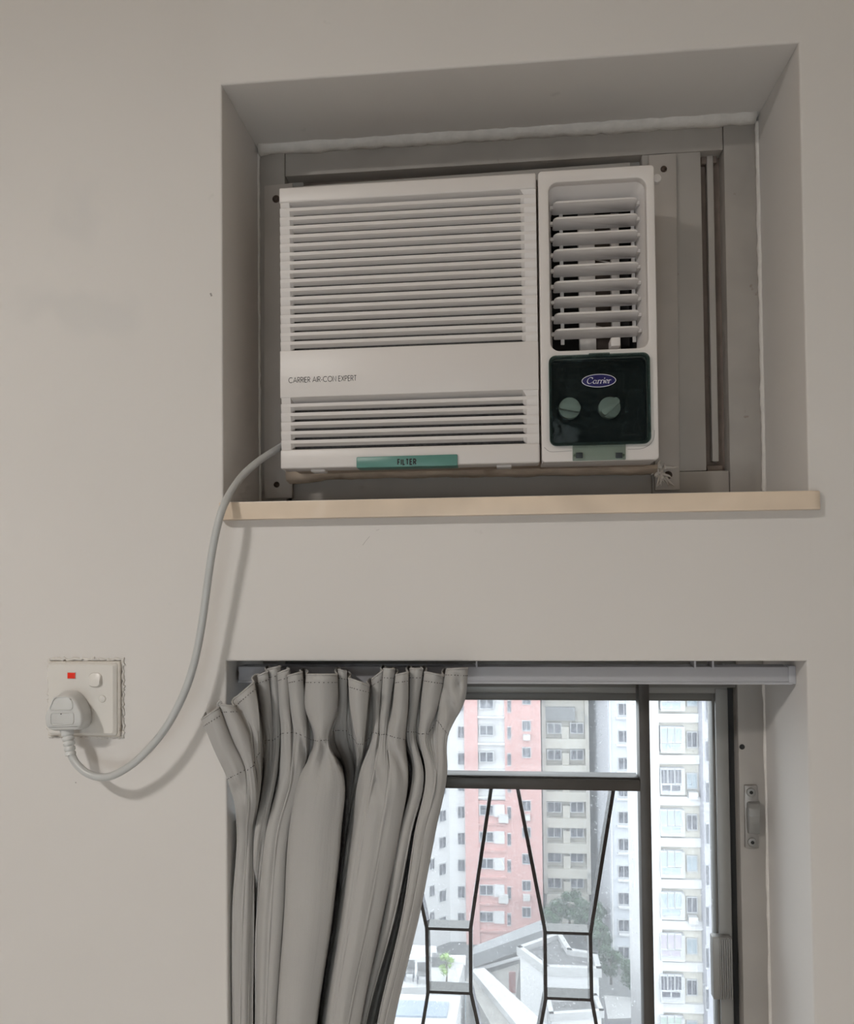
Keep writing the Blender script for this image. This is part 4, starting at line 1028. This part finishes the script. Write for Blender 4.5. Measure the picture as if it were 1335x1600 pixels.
# blue-white block
def blue_block():
    Y = 80.0; x = lambda p: XY(p, Y)[0]
    e = empty('apartment_block', (x(985), Y, GZ), 'bluish white apartment block with small windows left of the grille upright', 'building')
    footprint('wall', [(x(952), Y), (x(1060), Y), (x(1060), Y+12), (x(934), Y+22)], GZ, 22, X['bluewhite'], e)
    A, B = (x(952), Y-.02), (x(1060), Y-.02); L0, L1 = (x(934), Y+22), (x(952)-.02, Y)
    for k in range(11):
        yy = 1108.5+42.2*k; window(e, 966, 984, yy, 20, A, B); window(e, 990, 1002, yy+6, 18, A, B); window(e, 1028, 1045, yy, 20, A, B)
        z = zat(yy+13, Y, 980); box('window_ledge', x(964), x(986), Y-.35, Y, z-.08, z+.08, X['white'], e)
    for p in (955, 987): box('drain_pipe', x(p)-.07, x(p)+.07, Y-.2, Y-.04, GZ, 20, X['white'], e)
blue_block()

# near cream tower on the right
def right_tower():
    Y = 53.0; x = lambda p: XY(p, Y)[0]
    e = empty('apartment_tower', (x(1065), Y, GZ), 'near cream apartment tower with bay windows right of the grille upright', 'building')
    footprint('wall', [(x(1019), Y), (x(1095), Y), (x(1095), Y+10), (x(1019), Y+10)], GZ, 20, X['cream'], e)
    footprint('corner_pier', [(x(1014), Y-.35), (x(1030), Y-.35), (x(1030), Y+9), (x(1014), Y+9)], GZ, 20, X['white'], e)
    footprint('side_wall', [(x(1093), Y-1.2), (x(1150), Y-1.2), (x(1150), Y+9), (x(1093), Y+9)], GZ, 20, X['lavender'], e)
    A, B = (x(1019), Y-.03), (x(1095), Y-.03); A2, B2 = (x(1019), Y-.60), (x(1095), Y-.60); A3, B3 = (x(1093), Y-1.22), (x(1150), Y-1.22)
    panes = ['pane_blue', 'pane_blue', 'pane', 'pane_blue', 'pane_blue', 'pane_blue', 'pane_lilac', 'pane', 'pane_green', 'pane_blue']
    for k in range(10):
        yy = 1089+64.5*k
        c = face_hit(1049, yy, A, B); kk = (c-CAM).dot(_f)/FPX; put('bay', UB, e, c, 0, 36*kk, 40*kk)
        l = face_hit(1032, yy-16, A2, B2); r = face_hit(1066, yy-16, A2, B2); m_ = (r.x-l.x)/3
        for j in range(3): window(e, 1032.5+11.2*j, 1043+11.2*j, yy-5, 25, A2, B2, panes[k])
        window(e, 1032.5, 1065.5, yy+13, 10, A2, B2, panes[k])
        window(e, 1073, 1090, yy+2, 26, A, B, 'pane' if k % 2 else 'pane_blue')
        if k in (2, 5): acbox(e, 1081, yy+22, 14, A, B)
        z = zat(yy+32, Y, 1060); box('floor_band', x(1030), x(1093), Y-.25, Y, z-.28, z+.28, X['white'], e)
        window(e, 1103, 1108, yy+20, 36, A3, B3)
right_tower()

# roofs and podiums ---------------------------------------------------------------
def slab(name, pts, z, zb, mt_, parent=None):
    """block whose roof outline is seen at the pixels pts on the level z"""
    q = [PZ(px, py, z) for px, py in pts]; return footprint(name, [(p.x, p.y) for p in q], zb, z, mt_, parent)
def parapet(name, pts, z, h, wd, mt_, parent, closed=True):
    q = [Vector((PZ(px, py, z).x, PZ(px, py, z).y)) for px, py in pts]; n = len(q)
    for i in range(n if closed else n-1):
        a, b = q[i], q[(i+1) % n]; t = (b-a).normalized(); s = Vector((-t.y, t.x))*wd/2; a = a-t*wd/2; b = b+t*wd/2
        footprint(name, [tuple(a-s), tuple(b-s), tuple(b+s), tuple(a+s)], z-.15, z+h, mt_, parent)
def base(pts, z): 
    q = [PZ(px, py, z) for px, py in pts]; return sum(q, Vector())/len(q)

pts = [(738, 1492), (742, 1478), (850, 1436), (852, 1452)]
e = empty('podium', base(pts, -27), 'long grey podium deck at the foot of the pink tower', 'podium')
slab('deck', pts, -27, -28.0, X['deckgrey'], e); slab('podium_wall', [(742, 1493), (746, 1482), (853, 1440), (856, 1462)], -28.0, GZ, X['stone'], e)
z = -28.9
for k in range(2):
    a = PZ(742, 1500+k*16, -28.6); b = PZ(812, 1480+k*16, -28.6); t = (b-a).normalized(); n_ = Vector((-t.y, t.x, 0))
    bm = bmesh.new(); bm_tube(bm, [a, b], .14, 6); link('railing', bm_mesh('railing', bm), X['white'], e)

pts = [(813, 1489), (874, 1467), (890, 1493), (930, 1499), (936, 1522), (854, 1519)]
e = empty('low_building', base(pts, -25), 'low white building with grey flat roof and white parapet', 'building')
slab('wall', pts, -25.2, GZ, X['white'], e); slab('roof', [(x_+(875-x_)*.04, y_+(1497-y_)*.04) for x_, y_ in pts], -25.1, -25.3, X['roofgrey'], e); parapet('parapet', pts, -25.2, .45, .35, X['roofwhite'], e)
pts = [(857, 1566), (930, 1561), (940, 1585), (862, 1590)]
e = empty('low_annex', base(pts, -25.5), 'small grey roofed annex below the low white building', 'building')
slab('wall', pts, -26.2, GZ, X['white'], e); slab('roof', [(x_+(897-x_)*.05, y_+(1576-y_)*.05) for x_, y_ in pts], -26.1, -26.3, X['roofgrey'], e); parapet('parapet', pts, -26.2, .3, .3, X['roofwhite'], e)
pts = [(737, 1515), (757, 1512), (880, 1625), (840, 1640)]
e = empty('white_canopy', base(pts, -23), 'long white sloping canopy roof running diagonally between the buildings', 'roof')
slab('canopy', pts, -23, -23.5, X['roofwhite'], e); slab('canopy_wall', [(728, 1530), (738, 1520), (842, 1645), (800, 1660)], -23.4, GZ, X['stone'], e)
for k in range(4):
    c = PZ(748+24*k, 1560+27*k, -26); footprint('window_strip', [(c.x-.9, c.y-.3), (c.x+.6, c.y-1.8), (c.x+.8, c.y-1.6), (c.x-.7, c.y-.1)], c.z-1.2, c.z+1.2, X['pane_blue'], e)
pts = [(600, 1500), (726, 1502), (716, 1540), (590, 1545)]
e = empty('white_terrace', base(pts, -22), 'bright white roof terrace behind the curtain edge', 'building')
slab('terrace', pts, -22, GZ, X['roofwhite'], e)
slab('lower_roof', [(600, 1552), (720, 1556), (708, 1625), (580, 1630)], -21, GZ, X['roofwhite'], e)
slab('skylight', [(625, 1562), (702, 1565), (698, 1588), (616, 1586)], -20.9, -21.0, X['solar'], e)
parapet('parapet', [(600, 1501), (725, 1503)], -22, .35, .25, X['white'], e, False)
sp = [(640, 1476), (682, 1478), (684, 1494), (636, 1492)]
sh = empty('stair_house', base(sp, -23.6), 'cream stair house behind the white roof terrace', 'building'); slab('wall', sp, -23.8, GZ, X['cream'], sh); slab('roof', sp, -23.6, -23.8, X['roofwhite'], sh)
c = PZ(688, 1508, -22); footprint('hatch', [(c.x-.5, c.y-.3), (c.x+.5, c.y-.3), (c.x+.5, c.y+.3), (c.x-.5, c.y+.3)], -22, -21.4, X['roofgrey'], e)
for k in range(2):
    c = PZ(640+20*k, 1530+4*k, -21.99)
    ch = empty('garden_chair', c, ('grey garden chair nearest the curtain on the white terrace', 'grey garden chair nearer the shrub on the white terrace')[k], 'chair', 'garden chairs on the terrace')
    for dx, dy in ((-.25, -.25), (.25, -.25), (-.25, .25), (.25, .25)): box('leg', c.x+dx-.03, c.x+dx+.03, c.y+dy-.03, c.y+dy+.03, c.z, c.z+.45, X['pane'], ch)
    box('seat', c.x-.3, c.x+.3, c.y-.3, c.y+.3, c.z+.45, c.z+.52, X['roofgrey'], ch); box('backrest', c.x-.3, c.x+.3, c.y+.24, c.y+.3, c.z+.52, c.z+1.0, X['roofgrey'], ch)
# red panel and beige yard between canopy and low building
pts = [(760, 1522), (812, 1505), (806, 1560), (790, 1565)]
e = empty('yard_roof', base(pts, -29), 'beige lower roof in the gap beside the low white building', 'roof'); slab('roof', pts, -29, GZ, X['stone'], e)
c = PZ(801, 1548, -29); footprint('red_door_panel', [(c.x-.25, c.y-.3), (c.x+.25, c.y-.3), (c.x+.25, c.y-.2), (c.x-.25, c.y-.2)], c.z, c.z+1.5, X['red'], e)
pts = [(944, 1555), (985, 1558), (1000, 1590), (950, 1592)]
e = empty('street_shed', base(pts, -33), 'small grey street shed at the foot of the blue-white block', 'building'); slab('wall', pts, -33, GZ, X['lavender'], e); slab('roof', pts, -32.8, -33, X['roofwhite'], e)

def tree(label, px, py, z, hgt, rad, mt_, seed, n=2800, cat='tree'):
    rnd = random.Random(seed); b = PZ(px, py, z); e = empty('shrub' if cat == 'shrub' else 'tree', b, label, cat, 'trees beyond the glass')
    bm = bmesh.new(); bm_tube(bm, [b, b+Vector((.05, 0, hgt*.3)), b+Vector((0, .1, hgt*.6))], [rad*.09, rad*.07, rad*.04], 6); link('trunk', bm_mesh('trunk', bm, True), X['trunk'], e)
    bm = bmesh.new(); c = b+Vector((0, 0, hgt*.6)); lobes = []
    for _ in range(16):
        d = Vector((rnd.gauss(0, 1), rnd.gauss(0, 1), rnd.gauss(0, 1))).normalized(); lobes.append((c+Vector((d.x*rad*.62, d.y*rad*.62, d.z*hgt*.28)), rad*rnd.uniform(.26, .42)))
    for k in range(n):
        q, r = lobes[k % 16]; d = Vector((rnd.gauss(0, 1), rnd.gauss(0, 1), rnd.gauss(0, 1))).normalized(); p = q+d*r*rnd.uniform(.55, 1.25); s_ = rad*rnd.uniform(.05, .10)
        u = d.orthogonal().normalized(); v = d.cross(u); a = rnd.uniform(0, 6.28); u, v = u*math.cos(a)+v*math.sin(a), -u*math.sin(a)+v*math.cos(a); u = (u+d*rnd.uniform(-.8, .8))
        bm.faces.new([bm.verts.new(p+w_) for w_ in (-u*s_, v*s_*.6, u*s_, -v*s_*.6)])
    for q, r in lobes:
        k0 = len(bm.verts); res = bmesh.ops.create_icosphere(bm, subdivisions=2, radius=r*.62, matrix=Matrix.Translation(q))
        for v in res['verts']: v.co = q+(v.co-q)*rnd.uniform(.72, 1.12)
    f = link('foliage', bm_mesh('foliage', bm), mt_, e); f['kind'] = 'stuff'
TL = [('dark green tree below the weathered cream block, at its left', 864, 1462, 1.2, 1), ('dark green tree in the middle below the weathered cream block', 890, 1450, 1.45, 2), ('dark green tree below the weathered cream block, at its right', 915, 1470, 1.3, 3),
      ('dark green tree at the left foot of the blue-white block', 934, 1450, 1.0, 4), ('dark green tree just behind the low white building parapet', 937, 1500, 1.2, 5), ('small dark green tree by the street shed', 955, 1538, 1.2, 6), ('dark green tree low at the foot of the blue-white block', 990, 1560, 1.2, 7)]
for lb, px, py, r, sd in TL: tree(lb, px, py, -33, r*2.9, r, X['leaf'], sd)
tree('bright green potted shrub on the white roof terrace', 698, 1534, -21.98, 1.7, .62, X['leaf_bright'], 21, 500, 'shrub')
